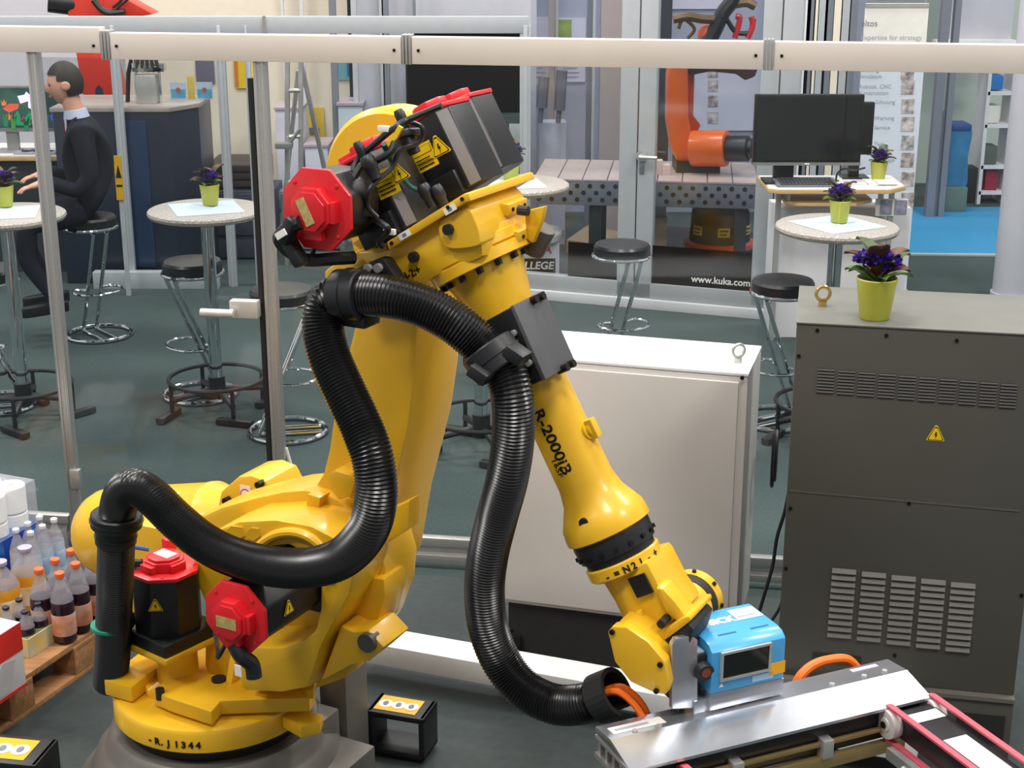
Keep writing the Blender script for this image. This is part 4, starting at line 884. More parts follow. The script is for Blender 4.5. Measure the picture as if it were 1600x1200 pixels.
# ------------------------------------------------------------------ bar tables
def speckled():
    m = M('table_speckle', (138, 130, 122), .5, scale=110, col2=(198, 190, 182)); return m
TTOP = speckled()
def make_table():
    t = thing('bar_table', '-', 'table')
    bm = nb(); lathe(bm, V((0, 0, 1.06)), Z, [(0, .27), (.008, .293), (.022, .30), (.034, .297), (.04, .288)], 48); obj('tabletop', bm, TTOP, t)
    bm = nb(); cyl(bm, (0, 0, .10), (0, 0, 1.06), .034, 20); obj('column', bm, CHR, t)
    bm = nb(); cyl(bm, (0, 0, 1.035), (0, 0, 1.06), .10, 16); cyl(bm, (0, 0, .085), (0, 0, .20), .045, 16); obj('collar', bm, BLK, t)
    bm = nb(); tube(bm, [V((.25*math.cos(2*PI*i/32), .25*math.sin(2*PI*i/32), .19)) for i in range(32)], .011, 8, closed=True); obj('foot_ring', bm, BLK, t)
    for k in range(4):
        a = k*PI/2; dv = V((math.cos(a), math.sin(a), 0)); nv = V((-dv.y, dv.x, 0)); bm = nb()
        tube(bm, [dv*.02+Z*.13, dv*.25+Z*.10], .018, 8); cyl(bm, dv*.25+Z*.03, dv*.25+Z*.19, .012, 8)
        box(bm, dv*.27+Z*.022, (.20, .045, .03), ((dv*.7+nv*.7).normalized(), (nv*.7-dv*.7).normalized(), Z)); obj('leg', bm, BLK, t, bev=.003)
    return t
def at_ground_top(px, py): p = G(px, py, 1.1); return V((p.x, p.y, 0))
T0 = make_table(); g_t = 'speckled bar tables'
TAB = {}
spots = [('left', (322, 326), 'speckled bar table behind the fence gate, between two stools', .5), ('right', (1308, 351), 'speckled bar table behind the dark grey cabinet', .2), ('mid', (806, 286), 'speckled bar table partly behind the elbow motors', .9), ('robot', (750, 366), 'bar table hidden behind the yellow arm, only its dark foot showing', .35), ('edge', (8, 333), 'bar table cut off at the photo edge, left of the seated man', .1)]
for i, (k, px, lab, rz) in enumerate(spots):
    if i == 0: T0.location = at_ground_top(*px); T0.rotation_euler = (0, 0, rz); T0['label'] = lab; T0['group'] = g_t; TAB[k] = T0
    else: TAB[k] = dup(T0, lab, at_ground_top(*px), rz, g_t)
# paper cloths on the tables
CLOTH = M('paper_cloth', (196, 212, 228), .8, var=.02)
def cloth(tab, rz, lab, s=.17, off=(0, 0)):
    bm = nb(); c_ = tab.location+V((off[0], off[1], 1.1005)); ax_ = V((math.cos(rz), math.sin(rz), 0)); ay_ = V((-ax_.y, ax_.x, 0)); n = 8
    vv = [[bm.verts.new(c_+ax_*(s*(2*i/n-1))+ay_*(s*(2*j/n-1))+Z*(.003+.003*math.sin(i*2.1+j*1.3)*(1 if 0 < i < n and 0 < j < n else 0))) for j in range(n+1)] for i in range(n+1)]
    for i in range(n):
        for j in range(n): bm.faces.new((vv[i][j], vv[i+1][j], vv[i+1][j+1], vv[i][j+1]))
    r_ = bmesh.ops.extrude_face_region(bm, geom=bm.faces[:]); bmesh.ops.translate(bm, verts=[v for v in r_['geom'] if isinstance(v, bmesh.types.BMVert)], vec=(0, 0, -.003))
    o = obj('paper_cloth', bm, CLOTH, None); tag(o, lab, 'cloth', 'paper cloths on the bar tables'); return o
cloth(TAB['left'], .35, 'pale paper cloth on the bar table behind the fence gate')
cloth(TAB['right'], .5, 'pale paper cloth on the table behind the grey cabinet')
cloth(TAB['mid'], .2, 'pale paper cloth on the table behind the elbow motors', .15, (.0, -.04))
cloth(TAB['edge'], .2, 'pale paper cloth on the table cut off at the edge', .16)
# ------------------------------------------------------------------ bar stools
SEAT = M('stool_leather', (22, 24, 27), .38, var=.1, coat=.15)
def make_stool():
    t = thing('bar_stool', '-', 'stool')
    bm = nb(); lathe(bm, V((0, 0, .70)), Z, [(0, .150), (.012, .160), (.05, .160), (.064, .150), (.070, .11), (.072, .02)], 36); obj('seat', bm, SEAT, t)
    bm = nb(); tube(bm, [V((.160*math.cos(2*PI*i/36), .160*math.sin(2*PI*i/36), .697)) for i in range(36)], .011, 8, closed=True); obj('seat_ring', bm, CHR, t)
    for s in (-1, 1):
        y = .043*s
        pts = [V((.10, y, .692)), V((-.09, y, .688)), V((-.125, y, .67)), V((-.12, y, .63)), V((.11, y, .09)), V((.135, y, .035)), V((.11, y, .014)), V((-.17, y, .014))]
        bm = nb(); tube(bm, spline(pts, 6), .0115, 10); obj('leg', bm, CHR, t)
    bm = nb(); tube(bm, [V((.195*math.cos(2*PI*i/36), .195*math.sin(2*PI*i/36), .016)) for i in range(36)], .0125, 8, closed=True); obj('base_ring', bm, CHR, t)
    xx = .02
    pts = [V((xx, .043, .30)), V((xx+.02, .12, .30)), V((xx-.06, .15, .30)), V((xx-.15, .10, .30)), V((xx-.18, 0, .30)), V((xx-.15, -.10, .30)), V((xx-.06, -.15, .30)), V((xx+.02, -.12, .30)), V((xx, -.043, .30))]
    bm = nb(); tube(bm, spline(pts, 6), .009, 8); obj('footrest', bm, CHR, t)
    return t
S0 = make_stool(); g_s = 'chrome bar stools with black seats'
def gnd(px, py, z=.76): p = G(px, py, z); return V((p.x, p.y, 0))
STL = [((300, 408), .75, 'black-seated chrome stool left of the table, behind the fence gate'), ((440, 452), PI+.15, 'black-seated chrome stool standing behind the gate post'), ((972, 382), PI-1.1, 'black-seated chrome stool in front of the glazed door'), ((1224, 438), .55, 'black-seated chrome stool between the white and grey cabinets'), ((140, 338), PI-.9, 'chrome stool the seated man sits on'), ((-22, 420), .2, 'chrome stool at the edge, left of the fence post, mostly cut off')]
STO = []
for i, (px, rz, lab) in enumerate(STL):
    loc = gnd(*px)
    if i == 0: S0.location = loc; S0.rotation_euler = (0, 0, rz); S0['label'] = lab; S0['group'] = g_s; STO.append(S0)
    else: STO.append(dup(S0, lab, loc, rz, g_s))
# ------------------------------------------------------------------ potted flowers
POT = M('pot_lime', (184, 184, 66), .42, var=.05, coat=.15)
LEAF = M('leaf_green', (60, 78, 40), .5, var=.3, scale=30); LEAF2 = M('leaf_bronze', (96, 62, 44), .5, var=.3, scale=30); LEAF3 = M('leaf_fresh', (96, 130, 50), .5, var=.2)
PET = M('petal_purple', (84, 46, 168), .5, var=.22, scale=60)
def make_pot():
    t = thing('potted_flower', '-', 'plant')
    bm = nb(); lathe(bm, V((0, 0, 0)), Z, [(0, .036), (.004, .039), (.10, .051), (.105, .0525), (.108, .050), (.100, .046), (.092, .045), (.092, .005)], 32, cap=True); obj('pot', bm, POT, t)
    bm = nb(); cyl(bm, (0, 0, .085), (0, 0, .095), .044, 20); obj('soil', bm, M('soil', (44, 32, 24), .9), t)
    def leafmesh(name, mat):
        bm = nb(); n = 6; rows = []
        for i in range(n+1):
            s = i/n; wd = .026*math.sin(PI*min(1, s*.93+.07))**.8; x = .088*s; z = .035*math.sin(s*1.9)-.02*s*s
            rows.append([bm.verts.new((x, -wd, z+.008)), bm.verts.new((x, 0, z)), bm.verts.new((x, wd, z+.008))])
        for a_, b_ in zip(rows, rows[1:]):
            for k in (0, 1): bm.faces.new((a_[k], a_[k+1], b_[k+1], b_[k]))
        return obj(name, bm, mat, None)
    protos = [leafmesh('leaf', LEAF), leafmesh('leaf', LEAF2), leafmesh('leaf', LEAF3)]
    rnd = random.Random(3)
    for i in range(16):
        src = protos[i % 2 if i > 2 else 2] if i < 3 else protos[(i*7) % 2]
        o = bpy.data.objects.new('leaf', src.data); C.objects.link(o); a = i*2.4; tilt = -.05-.55*(i/16)
        o.location = (.010*math.cos(a), .010*math.sin(a), .088+.004*i*.8); o.rotation_euler = (rnd.uniform(-.3, .3), tilt, a); o.scale = (rnd.uniform(.75, 1.12),)*3; attach(o, t)
    for p_ in protos: bpy.data.objects.remove(p_)
    bm = nb()
    for k in range(26):
        a = k*2.399; el = math.acos(1-(k+.5)/26*1.15); dv = V((math.sin(el)*math.cos(a), math.sin(el)*math.sin(a), math.cos(el)))
        x_, y_, _ = frame(dv); c_ = dv*.012; r_ = .013
        ps = [c_, c_+x_*r_*.5+dv*.010, c_+dv*.018+x_*.001+y_*.004, c_-x_*r_*.5+dv*.010]; bm.faces.new([bm.verts.new(q) for q in ps])
        ps = [c_, c_+y_*r_*.5+dv*.010, c_+dv*.016-x_*.004, c_-y_*r_*.5+dv*.010]; bm.faces.new([bm.verts.new(q) for q in ps])
    fl0 = obj('flower', bm, PET, t, smooth=0); fl0.location = (-.02, -.012, .155); fl0.matrix_parent_inverse = MX.Identity(4)
    for q in ((.018, -.016, .150), (.036, .004, .148), (-.004, .014, .158), (-.042, .0, .148), (.012, .004, .160), (-.028, .022, .150), (.03, -.022, .140)):
        o = bpy.data.objects.new('flower', fl0.data); C.objects.link(o); o.location = q; o.rotation_euler = (q[1]*12, q[0]*12, q[0]*60); attach(o, t)
    return t
F0 = make_pot(); g_f = 'purple flowers in lime pots'
pz = G(1366, 497, gz)
F0.location = pz; F0.scale = (1.18,)*3; F0['label'] = 'purple flowers in a lime pot on the grey cabinet'; F0['group'] = g_f
def pot_on(p, lab, rz, sc_=1.0):
    r_ = dup(F0, lab, p, rz, g_f); r_.scale = (sc_,)*3; return r_
pq = G(1311, 347, 1.107); pot_on(pq, 'purple flowers in a lime pot on the table behind the grey cabinet', 1.0, 1.02)
pq = G(329, 320, 1.107); pot_on(pq, 'purple flowers in a lime pot on the table behind the fence gate', 2.2, 1.0)
pq = G(798, 279, 1.107); pot_on(pq, 'purple flowers in a lime pot beside the elbow motors', 3.1, 1.05)
pq = G(8, 322, 1.107); pot_on(pq, 'lime pot plant on the table cut off at the edge', 4.2, 1.0)
# ------------------------------------------------------------------ workstation on the right
Yw = 9.15; zq = zat(1300, 297, Yw-.2)
ws = thing('workstation', 'white workstation desk with wooden edges, below the dark monitor', 'desk', D(1310, 530, Yw))
def Dx(px, Y): return D(px, 300, Y).x
WOOD = M('wood_edge', (214, 176, 124), .5, var=.1, stretch=(2, 20, 20)); WHI = M('white_laminate', (228, 226, 228), .45, var=.02)
x0, x1 = Dx(1192, Yw), Dx(1408, Yw)
def roundplate(xa, xb, ya, yb, z, th):
    return prism(nb(), [V((xa, yb, z)), V((xa, ya+.04, z)), V((xa+.06, ya, z)), V((xb-.12, ya, z)), V((xb, ya+.12, z)), V((xb, yb, z))], (0, 0, th))
obj('desktop', roundplate(x0, x1, Yw-.22, Yw+.25, zq-.02, .025), WOOD, ws, bev=.003)
obj('desktop_surface', roundplate(x0+.01, x1-.01, Yw-.21, Yw+.25, zq+.005, .003), WHI, ws)
obj('shelf', roundplate(Dx(1222, Yw), Dx(1360, Yw), Yw-.18, Yw+.2, zq-.10, .02), WOOD, ws, bev=.003)
bm = nb(); xa, xb = Dx(1213, Yw+.1), Dx(1424, Yw+.1); box(bm, ((xa+xb)/2, Yw+.22, (zq-.16)/2), (xb-xa, .28, zq-.16)); obj('desk_body', bm, WHI, ws, bev=.004)
for px in (1218, 1378, 1395):
    bm = nb(); xx = Dx(px, Yw); box(bm, (xx, Yw+.02, zq/2-.01), (.03, .03, zq-.02)); obj('leg', bm, SIL, ws, bev=.003)
bm = nb(); box(bm, (Dx(1228, Yw), Yw-.02, zq-.06), (.015, .2, .1)); obj('shelf_bracket', bm, SIL, ws)
kb = thing('keyboard', 'grey keyboard lying on the wooden-edged desk', 'keyboard', D(1255, 295, Yw))
xa, xb = Dx(1207, Yw), Dx(1302, Yw); bm = nb(); prism(bm, [V((xa, Yw-.16, zq+.008)), V((xa, Yw+.03, zq+.008)), V((xa, Yw+.03, zq+.035)), V((xa, Yw-.16, zq+.02))], (xb-xa, 0, 0)); obj('keyboard_case', bm, M('kb_grey', (112, 114, 122), .5), kb, bev=.003)
bm = nb()
for r_ in range(5):
    for k in range(15): box(bm, (xa+.02+(xb-xa-.04)*(k+.5)/15, Yw-.14+.034*r_, zq+.026+.0027*r_), ((xb-xa)/15*.72, .024, .006))
stuff(obj('keys', bm, M('key_dark', (74, 76, 84), .5), kb))
pp = thing('papers', 'white papers lying on the desk beside the flower pot', 'papers', D(1380, 296, Yw)); bm = nb(); box(bm, (Dx(1372, Yw), Yw+.0, zq+.012), (.16, .18, .008)); box(bm, (Dx(1380, Yw), Yw-.04, zq+.02), (.12, .14, .008)); obj('sheet', bm, WHT, pp)
# flower pot on that desk stands on a small riser
pot_on(V((Dx(1371, Yw+.05), Yw+.06, zq+.018)), 'purple flowers in a lime pot on the workstation desk', 5.0, 1.0)
# monitors
SCRN = M('screen_dark', (36, 38, 38), .25, var=.05); BEZ = M('bezel', (22, 22, 24), .4); BEZS = M('bezel_silver', (160, 160, 158), .35, .5)
def monitor(name, lab, x0p, x1p, y0p, y1p, Y, stand=True, frame_mat=BEZ, scr=SCRN, rz=0):
    a_, b_ = D(x0p, y0p, Y), D(x1p, y1p, Y); cx, cz = (a_.x+b_.x)/2, (a_.z+b_.z)/2; wd, hh = b_.x-a_.x, a_.z-b_.z
    t = thing(name, lab, 'monitor', (cx, Y, b_.z))
    obj('bezel', box(nb(), (cx, Y+.025, cz), (wd, .05, hh)), frame_mat, t, bev=.006)
    obj('screen', box(nb(), (cx, Y-.001, cz+.008), (wd-.03, .004, hh-.045)), scr, t)
    return t, a_, b_
t, a_, b_ = monitor('monitor', 'dark flat monitor above the wooden-edged workstation desk', 1181, 1344, 148, 258, Yw-.06)
obj('lower_bezel', box(nb(), ((a_.x+b_.x)/2, Yw-.066, b_.z+.008), (b_.x-a_.x, .012, .016)), BEZS, t)
obj('badge', box(nb(), ((a_.x+b_.x)/2, Yw-.074, b_.z+.01), (.03, .004, .008)), WHT, t)
bm = nb(); box(bm, ((a_.x+b_.x)/2-.12, Yw+.03, (b_.z+zq)/2+.05), (.12, .05, b_.z-zq+.1)); box(bm, ((a_.x+b_.x)/2-.12, Yw+.03, zq+.015), (.24, .18, .014)); obj('stand', bm, BEZ, t, bev=.004)
t, a_, b_ = monitor('monitor', 'second dark monitor peeking out behind the workstation monitor', 1318, 1362, 160, 242, Yw+.16)
bm = nb(); box(bm, ((a_.x+b_.x)/2, Yw+.2, (b_.z+zq)/2), (.06, .04, b_.z-zq)); box(bm, ((a_.x+b_.x)/2, Yw+.18, zq+.012), (.16, .14, .012)); obj('stand', bm, BEZ, t)
lc = [D(x, y, Yw+.05) for x, y in ((1352, 262), (1335, 266), (1318, 264), (1308, 272), (1306, 284))]
dl = thing('headset', 'small black cable headset hanging under the monitors', 'headset', lc[-1]); obj('cord', tube(nb(), spline(lc, 6), .006, 6), BLK, dl); obj('ear_piece', cyl(nb(), lc[-1]-Z*.03, lc[-1]+Z*.01, .018, 10), BLK, dl)
# leaflet rack beside the desk
br = thing('leaflet_rack', 'leaflet rack with grey pictures, right of the workstation', 'rack', D(1395, 340, Yw-.1))
bm = nb(); a_ = D(1370, 312, Yw-.1); b_ = D(1418, 338, Yw-.1); box(bm, ((a_.x+b_.x)/2, Yw-.08, (a_.z+b_.z)/2), (b_.x-a_.x, .02, a_.z-b_.z)); obj('rack_panel', bm, WHT, br)
bm = nb(); box(bm, ((a_.x+b_.x)/2, Yw-.07, b_.z/2), (.03, .02, b_.z)); obj('leg', bm, SIL, br)
for px in (1385, 1408): q = D(px, 324, Yw-.1); obj('picture', box(nb(), V((q.x, Yw-.094, q.z)), (.07, .006, .085)), M('leaflet_grey', (150, 146, 168), .5, var=.4, scale=30), br)
# ------------------------------------------------------------------ roll-up banner
Yb = 10.14; BAN = M('banner_white', (222, 230, 242), .5, var=.02)
rb = thing('roll_up_banner', 'white roll-up banner with text column and small pictures', 'banner', D(1385, 470, Yb))
a_ = D(1339, 10, Yb); b_ = D(1446, 10, Yb); a2 = D(1340, 470, Yb); b2_ = D(1425, 472, Yb)
xL, xR = D(1339, 200, Yb).x, D(1436, 200, Yb).x
bm = nb(); box(bm, ((xL+xR)/2, Yb, (a_.z+.05)/2+.02), (xR-xL, .006, a_.z-.05)); obj('banner_sheet', bm, BAN, rb)
bm = nb(); box(bm, ((xL+xR)/2, Yb, .04), (xR-xL+.02, .16, .08)); obj('banner_base', bm, SIL, rb, bev=.01)
bm = nb(); box(bm, ((xL+xR)/2, Yb, a_.z+.005), (xR-xL, .02, .025)); cyl(bm, ((xL+xR)/2, Yb+.03, .05), ((xL+xR)/2, Yb+.03, a_.z), .01, 8); obj('banner_pole', bm, SIL, rb)
bm = nb(); box(bm, ((xL+xR)/2, Yb-.004, a_.z-.14), (xR-xL, .003, .26)); obj('banner_head', bm, WHT, rb)
def btext(s, px, py, size, mat): q = D(px, py, Yb-.0065); text('lettering', s, q, V((1, 0, 0)), Z, size, mat, rb, ext=.0004)
btext('eltos', 1345, 41, .055, GINK); btext('Expertise for strategy', 1345, 62, .045, LGINK)
for s, px, py in (('Beratung', 1342, 112), ('Simulation', 1342, 122), ('Robotik, CNC', 1342, 138), ('Konstruktion', 1342, 148), ('Schulung', 1368, 162), ('Wartung', 1366, 187), ('Service', 1366, 202), ('Teile', 1366, 228), ('Montage', 1368, 252), ('Anlagen', 1342, 280)): btext(s, px, py, .036, LGINK)
PIC = M('picture_dark', (120, 104, 100), .5, var=.6, scale=26, col2=(226, 218, 218)); PIC2 = M('picture_green', (96, 110, 104), .5, var=.6, scale=30, col2=(230, 224, 226))
for k, py in enumerate((112, 136, 166, 194, 223, 250, 280, 312)):
    q = D(1418, py, Yb-.005); obj('picture', box(nb(), q, (.085, .003, .095)), PIC2 if k in (4,) else PIC, rb)
# ------------------------------------------------------------------ back room items on the right
bg = thing('backpack', 'blue bag standing in the back room doorway', 'bag', D(1498, 292, 13.2))
q0, q1 = D(1478, 292, 13.2), D(1520, 196, 13.2); cx = (q0.x+q1.x)/2; hh = q1.z-q0.z; wd = q1.x-q0.x
bm = nb(); prism(bm, spline([V((cx-wd*.46, 13.2, q0.z)), V((cx+wd*.46, 13.2, q0.z)), V((cx+wd*.44, 13.2, q0.z+hh*.5)), V((cx+wd*.48, 13.2, q1.z-.03)), V((cx-wd*.48, 13.2, q1.z-.03)), V((cx-wd*.44, 13.2, q0.z+hh*.5))], 6, True), (0, .25, 0)); obj('bag_body', bm, M('bag_blue', (52, 122, 164), .5, var=.3, scale=5), bg, bev=.02)
bm = nb(); box(bm, (cx, 13.32, q1.z-.02), (wd*.96, .26, .06)); obj('bag_flap', bm, M('bag_flap_blue', (38, 78, 140), .5), bg, bev=.02)
bm = nb(); box(bm, (cx, 13.32, q0.z*.5), (wd, .3, q0.z)); o = obj('stool_box', bm, M('box_teal', (96, 118, 110), .6), None, bev=.01); tag(o, 'grey-green box the blue bag stands on', 'box')
sh = thing('shelf_unit', 'white shelf unit half behind the round column', 'shelf', D(1555, 300, 13.6))
xa, xb = D(1536, 200, 13.6).x, D(1580, 200, 13.6).x
for px in (1537, 1578): bm = nb(); zt_ = zat(1555, 112, 13.6); box(bm, (D(px, 200, 13.6).x, 13.7, zt_/2), (.03, .3, zt_)); obj('side_panel', bm, WHI, sh)
for py in (145, 196, 260, 300): z_ = zat(1555, py, 13.6); bm = nb(); box(bm, ((xa+xb)/2, 13.7, z_), (xb-xa, .3, .03)); obj('shelf', bm, WHI, sh)
SHI = [((1541, 1566, 118, 140), (30, 120, 190), 'blue carton on the upper shelf of the white unit'), ((1540, 1560, 165, 192), (226, 226, 214), 'white carton on the middle shelf of the white unit'), ((1538, 1556, 228, 256), (90, 100, 90), 'dark green sack on the lower shelf of the white unit'), ((1512, 1532, 262, 330), (34, 34, 38), 'black case on the floor of the back room'), ((1540, 1556, 264, 298), (150, 30, 60), 'dark red box at the bottom of the white shelf unit')]
for (xa_, xb_, ya, yb), col, lab in SHI:
    a_, b_ = D(xa_, ya, 13.62), D(xb_, yb, 13.62); zb = b_.z
    if 'floor' in lab: zb = .0
    bm = nb(); box(bm, ((a_.x+b_.x)/2, 13.7, (a_.z+zb)/2), (b_.x-a_.x, .2, a_.z-zb)); o = obj('carton', bm, M('carton_%d' % xa_+str(ya), col, .6), None, bev=.01); tag(o, lab, 'box')
# ------------------------------------------------------------------ welding table and orange robot in the glazed cell
YK = 10.75
wt = thing('welding_table', 'perforated steel welding table behind the glazed door', 'table', D(1020, 400, YK))
za = zat(1020, 322, YK-.5); zb_ = zat(1020, 287, YK-.5); xa, xb = D(862, 290, YK-.5).x, D(1186, 290, YK-.5).x
xa = KA.x+.04
ta = V((xa, KA.y+.45-.36*(xa-KA.x)*.3, 0)); td = V((1, -.12, 0)).normalized(); tn = V((-td.y, td.x, 0)); tl = xb-xa-.02
ta = V((xa+.05, YK-.45, 0)); 
TS = M('table_steel', (150, 152, 158), .45, .5, var=.06); TTP = M('table_top_bright', (214, 196, 188), .4, .3, var=.06)
def tq(u, v, z): return ta+td*u+tn*v+Z*z
tz1 = onp(1100, 285, ta, tn).z; tz0 = onp(1100, 325, ta, tn).z; tl = (onp(1184, 300, ta, tn)-ta).dot(td)
bm = nb(); prism(bm, [tq(0, 0, tz0), tq(tl, 0, tz0), tq(tl, 0, tz1-.01), tq(0, 0, tz1-.01)], tn*.8); obj('table_block', bm, TS, wt, bev=.004)
npl = 9
for k in range(npl): bm = nb(); box(bm, tq(tl*(k+.5)/npl, .4, tz1-.003), (tl/npl-.008, .81, .014), (td, tn, Z)); obj('plank', bm, TTP, wt, bev=.002)
hole = None
for k in range(17):
    for r_ in range(3):
        u = tl*(k+.5+(.5 if r_ == 1 else 0))/17.5; z_ = tz0+(tz1-tz0)*(.22+.27*r_)
        if hole is None: hm = obj('hole', cyl(nb(), V((0, 0, 0)), -tn*.003, .016, 12), M('hole_dark', (22, 24, 28), .6), None, smooth=0); hole = hm.data; o = hm
        else: o = bpy.data.objects.new('hole', hole); C.objects.link(o)
        o.location = tq(u, 0, z_); attach(o, wt)
for u, v in ((.42, .1), (tl-.1, .1), (.42, .7), (tl-.1, .7)): bm = nb(); box(bm, tq(u, v, tz0/2), (.08, .08, tz0), (td, tn, Z)); obj('leg', bm, M('table_leg', (60, 60, 62), .5, .4), wt)
ORG = M('orange_paint', (236, 104, 20), .36, var=.04, coat=.25)
kr = thing('orange_robot', 'orange robot arm standing on the perforated table in the glazed cell', 'robot', tq(tl*.7, .3, tz1))
yk = ta.y+.25
def kpoly(pts, Y): return [D(x, y, Y) for x, y in pts]
def kpr(name, pts, Y, th, mat, par=kr, bev=.01, sm=False): q = kpoly(pts, Y); q = spline(q, 4, True) if sm else q; return obj(name, prism(nb(), q, (0, th, 0)), mat, par, bev=bev)
kpr('arm', [(1048, 95), (1076, 95), (1076, 180), (1080, 205), (1090, 218), (1120, 225), (1120, 258), (1060, 256), (1050, 235), (1043, 190), (1044, 120)], yk-.02, .22, ORG, bev=.03)
kpr('arm_rear', [(1074, 105), (1085, 105), (1083, 180), (1095, 196), (1090, 206), (1076, 206)], yk+.12, .10, M('orange_dark', (206, 70, 16), .4), bev=.01)
bm = nb(); q = D(1082, 232, yk-.02); q2 = D(1136, 232, yk-.12); r_ = (D(1100, 204, yk).z-D(1100, 260, yk).z)/2; cyl(bm, q, q2, r_, 28); obj('drum', bm, ORG, kr, bev=.012)
bm = nb(); d_ = (q2-q).normalized(); cyl(bm, q2, q2+d_*.15, r_*.72, 20); cyl(bm, q2+d_*.15, q2+d_*.18, r_*.55, 16); obj('motor', bm, BLK, kr, bev=.006)
bm = nb(); q = D(1090, 256, yk); box(bm, V((q.x, yk+.1, (q.z+tz1)/2+.01)), (.30, .3, max(.03, q.z-tz1+.03))); obj('mounting_base', bm, BLK, kr)
kpr('upper_arm', [(1065, 90), (1108, 70), (1160, 80), (1186, 104), (1180, 120), (1165, 126), (1150, 116), (1110, 112), (1080, 118)], yk+.02, .18, M('brown_dark', (66, 30, 26), .5), bev=.015)
bm = nb(); q = D(1105, 48, yk-.05); lathe(bm, q-Z*.09, Z, [(0, .065), (.09, .062), (.12, .04), (.13, .01)], 24); obj('wrist_ball', bm, M('orange_light', (246, 110, 60), .4), kr)
for pts, r_, m_ in ([((1052, 30), (1075, 26), (1100, 30), (1125, 28), (1140, 10), (1165, 4), (1180, 10)), .03, M('gold_brown', (110, 86, 60), .4, .4)], [((1060, 45), (1068, 30), (1085, 45), (1074, 60)), .012, M('gold_brown', (110, 86, 60), .4, .4)], [((1120, 18), (1135, 30), (1150, 50), (1172, 50), (1178, 30)), .016, BLK], [((1148, 60), (1156, 30), (1150, 25)), .02, RED], [((1168, 60), (1176, 40), (1174, 26)), .02, RED], [((1082, 90), (1110, 60), (1130, 20), (1145, 0), (1150, -20)), .05, BLK]):
    obj('cable', tube(nb(), spline([D(x, y, yk-.1) for x, y in pts], 6), r_, 8), m_, kr)
# orange-ringed black base standing under the table
zB = .30; ob = thing('robot_base', 'black round robot base with orange ring, under the welding table', 'base', G(1122, 372, .2))
cb = onp(1124, 376, V((0, ta.y+.35, 0)), V((0, 1, 0)));
bm = nb(); lathe(bm, V((cb.x, cb.y, cb.z)), Z, [(0, .215), (.22, .20)], 32); b0_ = obj('base_body', bm, M('base_black', (16, 16, 18), .75, spec=.2), ob)
bm = nb(); lathe(bm, V((cb.x, cb.y, cb.z-.04)), Z, [(0, .24), (.01, .25), (.04, .25), (.05, .22)], 36); obj('base_ring', bm, M('ring_orange', (222, 70, 36), .45), ob)
bm = nb(); lathe(bm, V((cb.x, cb.y, 0)), Z, [(0, .25), (cb.z-.04, .24)], 32); obj('base_foot', bm, M('foot_dark', (50, 42, 42), .6), ob)
for a in (-2.5, -1.57, -.6):
    dv = V((math.cos(a), math.sin(a), 0)); q = V((cb.x, cb.y, cb.z+.10))+dv*.213; decal('warning_label', b0_, q, Z.cross(dv), Z, [(rect(-.042, -.032, .042, .032), LABY), (rect(-.03, .006, .03, .018), INK), (rect(-.03, -.018, .02, -.008), INK)], .002)
# wooden blocks and small parts
WDB = M('pale_wood', (206, 176, 142), .7, var=.1); PKB = M('pink_wood', (222, 196, 184), .7)
q = tq(.95*tl*.55, .15, tz1+.005); q = D(1026, 250, ta.y+.15)
for k, (px, s, lab) in enumerate(((1024, (.10, .08, .10), 'pale block on the welding table beside the door handle'), (1040, (.06, .08, .07), 'smaller pale block on the welding table, near the orange robot'))):
    xx = D(px, 250, ta.y+.15).x; o = obj('wood_block', box(nb(), V((xx, ta.y+.15, tz1+.004+s[2]/2)), s), PKB, None, bev=.004); tag(o, lab, 'block')
xx = D(1031, 355, ta.y+.1); o = obj('wood_crate', box(nb(), V((xx.x, ta.y+.2, (zat(1031, 342, ta.y+.1))/2)), (.11, .12, zat(1031, 342, ta.y+.1))), WDB, None, bev=.004); tag(o, 'upright pale wooden box beneath the welding table', 'box')
# brown floor board in the left bay
o = obj('plywood_sheet', prism(nb(), [G(885, 375, .1), G(960, 385, .1), G(968, 362, .1), G(920, 350, .1)], (0, 0, -.1)), M('plywood', (150, 128, 104), .7, var=.1), None); tag(o, 'brown plywood sheet lying under the table in the left bay', 'board')
o = obj('red_canister', cyl(nb(), G(857, 350, 0)+V((0, .3, 0)), G(857, 350, 0)+V((0, .3, .55)), .055, 18), M('canister_red', (140, 24, 40), .4), None, bev=.01); tag(o, 'dark red canister under the perforated table', 'canister')
# podium with the college sign
pd_ = thing('podium', 'white round-topped podium with the college sign', 'podium', D(845, 430, 10.5)); Yp = 10.45
cx = D(826, 400, Yp).x; zt_ = zat(826, 364, Yp); rr_ = D(882, 365, Yp).x-cx
bm = nb(); lathe(bm, V((cx, Yp+.1, zt_-.06)), Z, [(0, rr_*.95), (.01, rr_), (.05, rr_), (.06, rr_*.97)], 36); obj('podium_top', bm, WHI, pd_)
xr_ = D(874, 400, Yp).x; bm = nb(); box(bm, (cx, Yp+.06, (zt_-.06)/2), ((xr_-cx)*2, .16, zt_-.06)); obj('podium_body', bm, WHI, pd_, bev=.008)
q = D(868, 415, Yp-.025); q0 = D(795, 415, Yp-.025); zs0, zs1 = zat(840, 427, Yp-.025), zat(840, 404, Yp-.025)
decal('sign_panel', pd_, V(((q.x+q0.x)/2, Yp-.022, (zs0+zs1)/2)), V((1, 0, 0)), Z, [(rect(-(q.x-q0.x)/2, -(zs1-zs0)/2, (q.x-q0.x)/2, (zs1-zs0)/2), INK)])
text('lettering', 'COLLEGE', V((q.x-.015, Yp-.0245, zs0+.03)), V((1, 0, 0)), Z, .075, WHT, pd_, align='RIGHT', bold=.002, shear=.15)
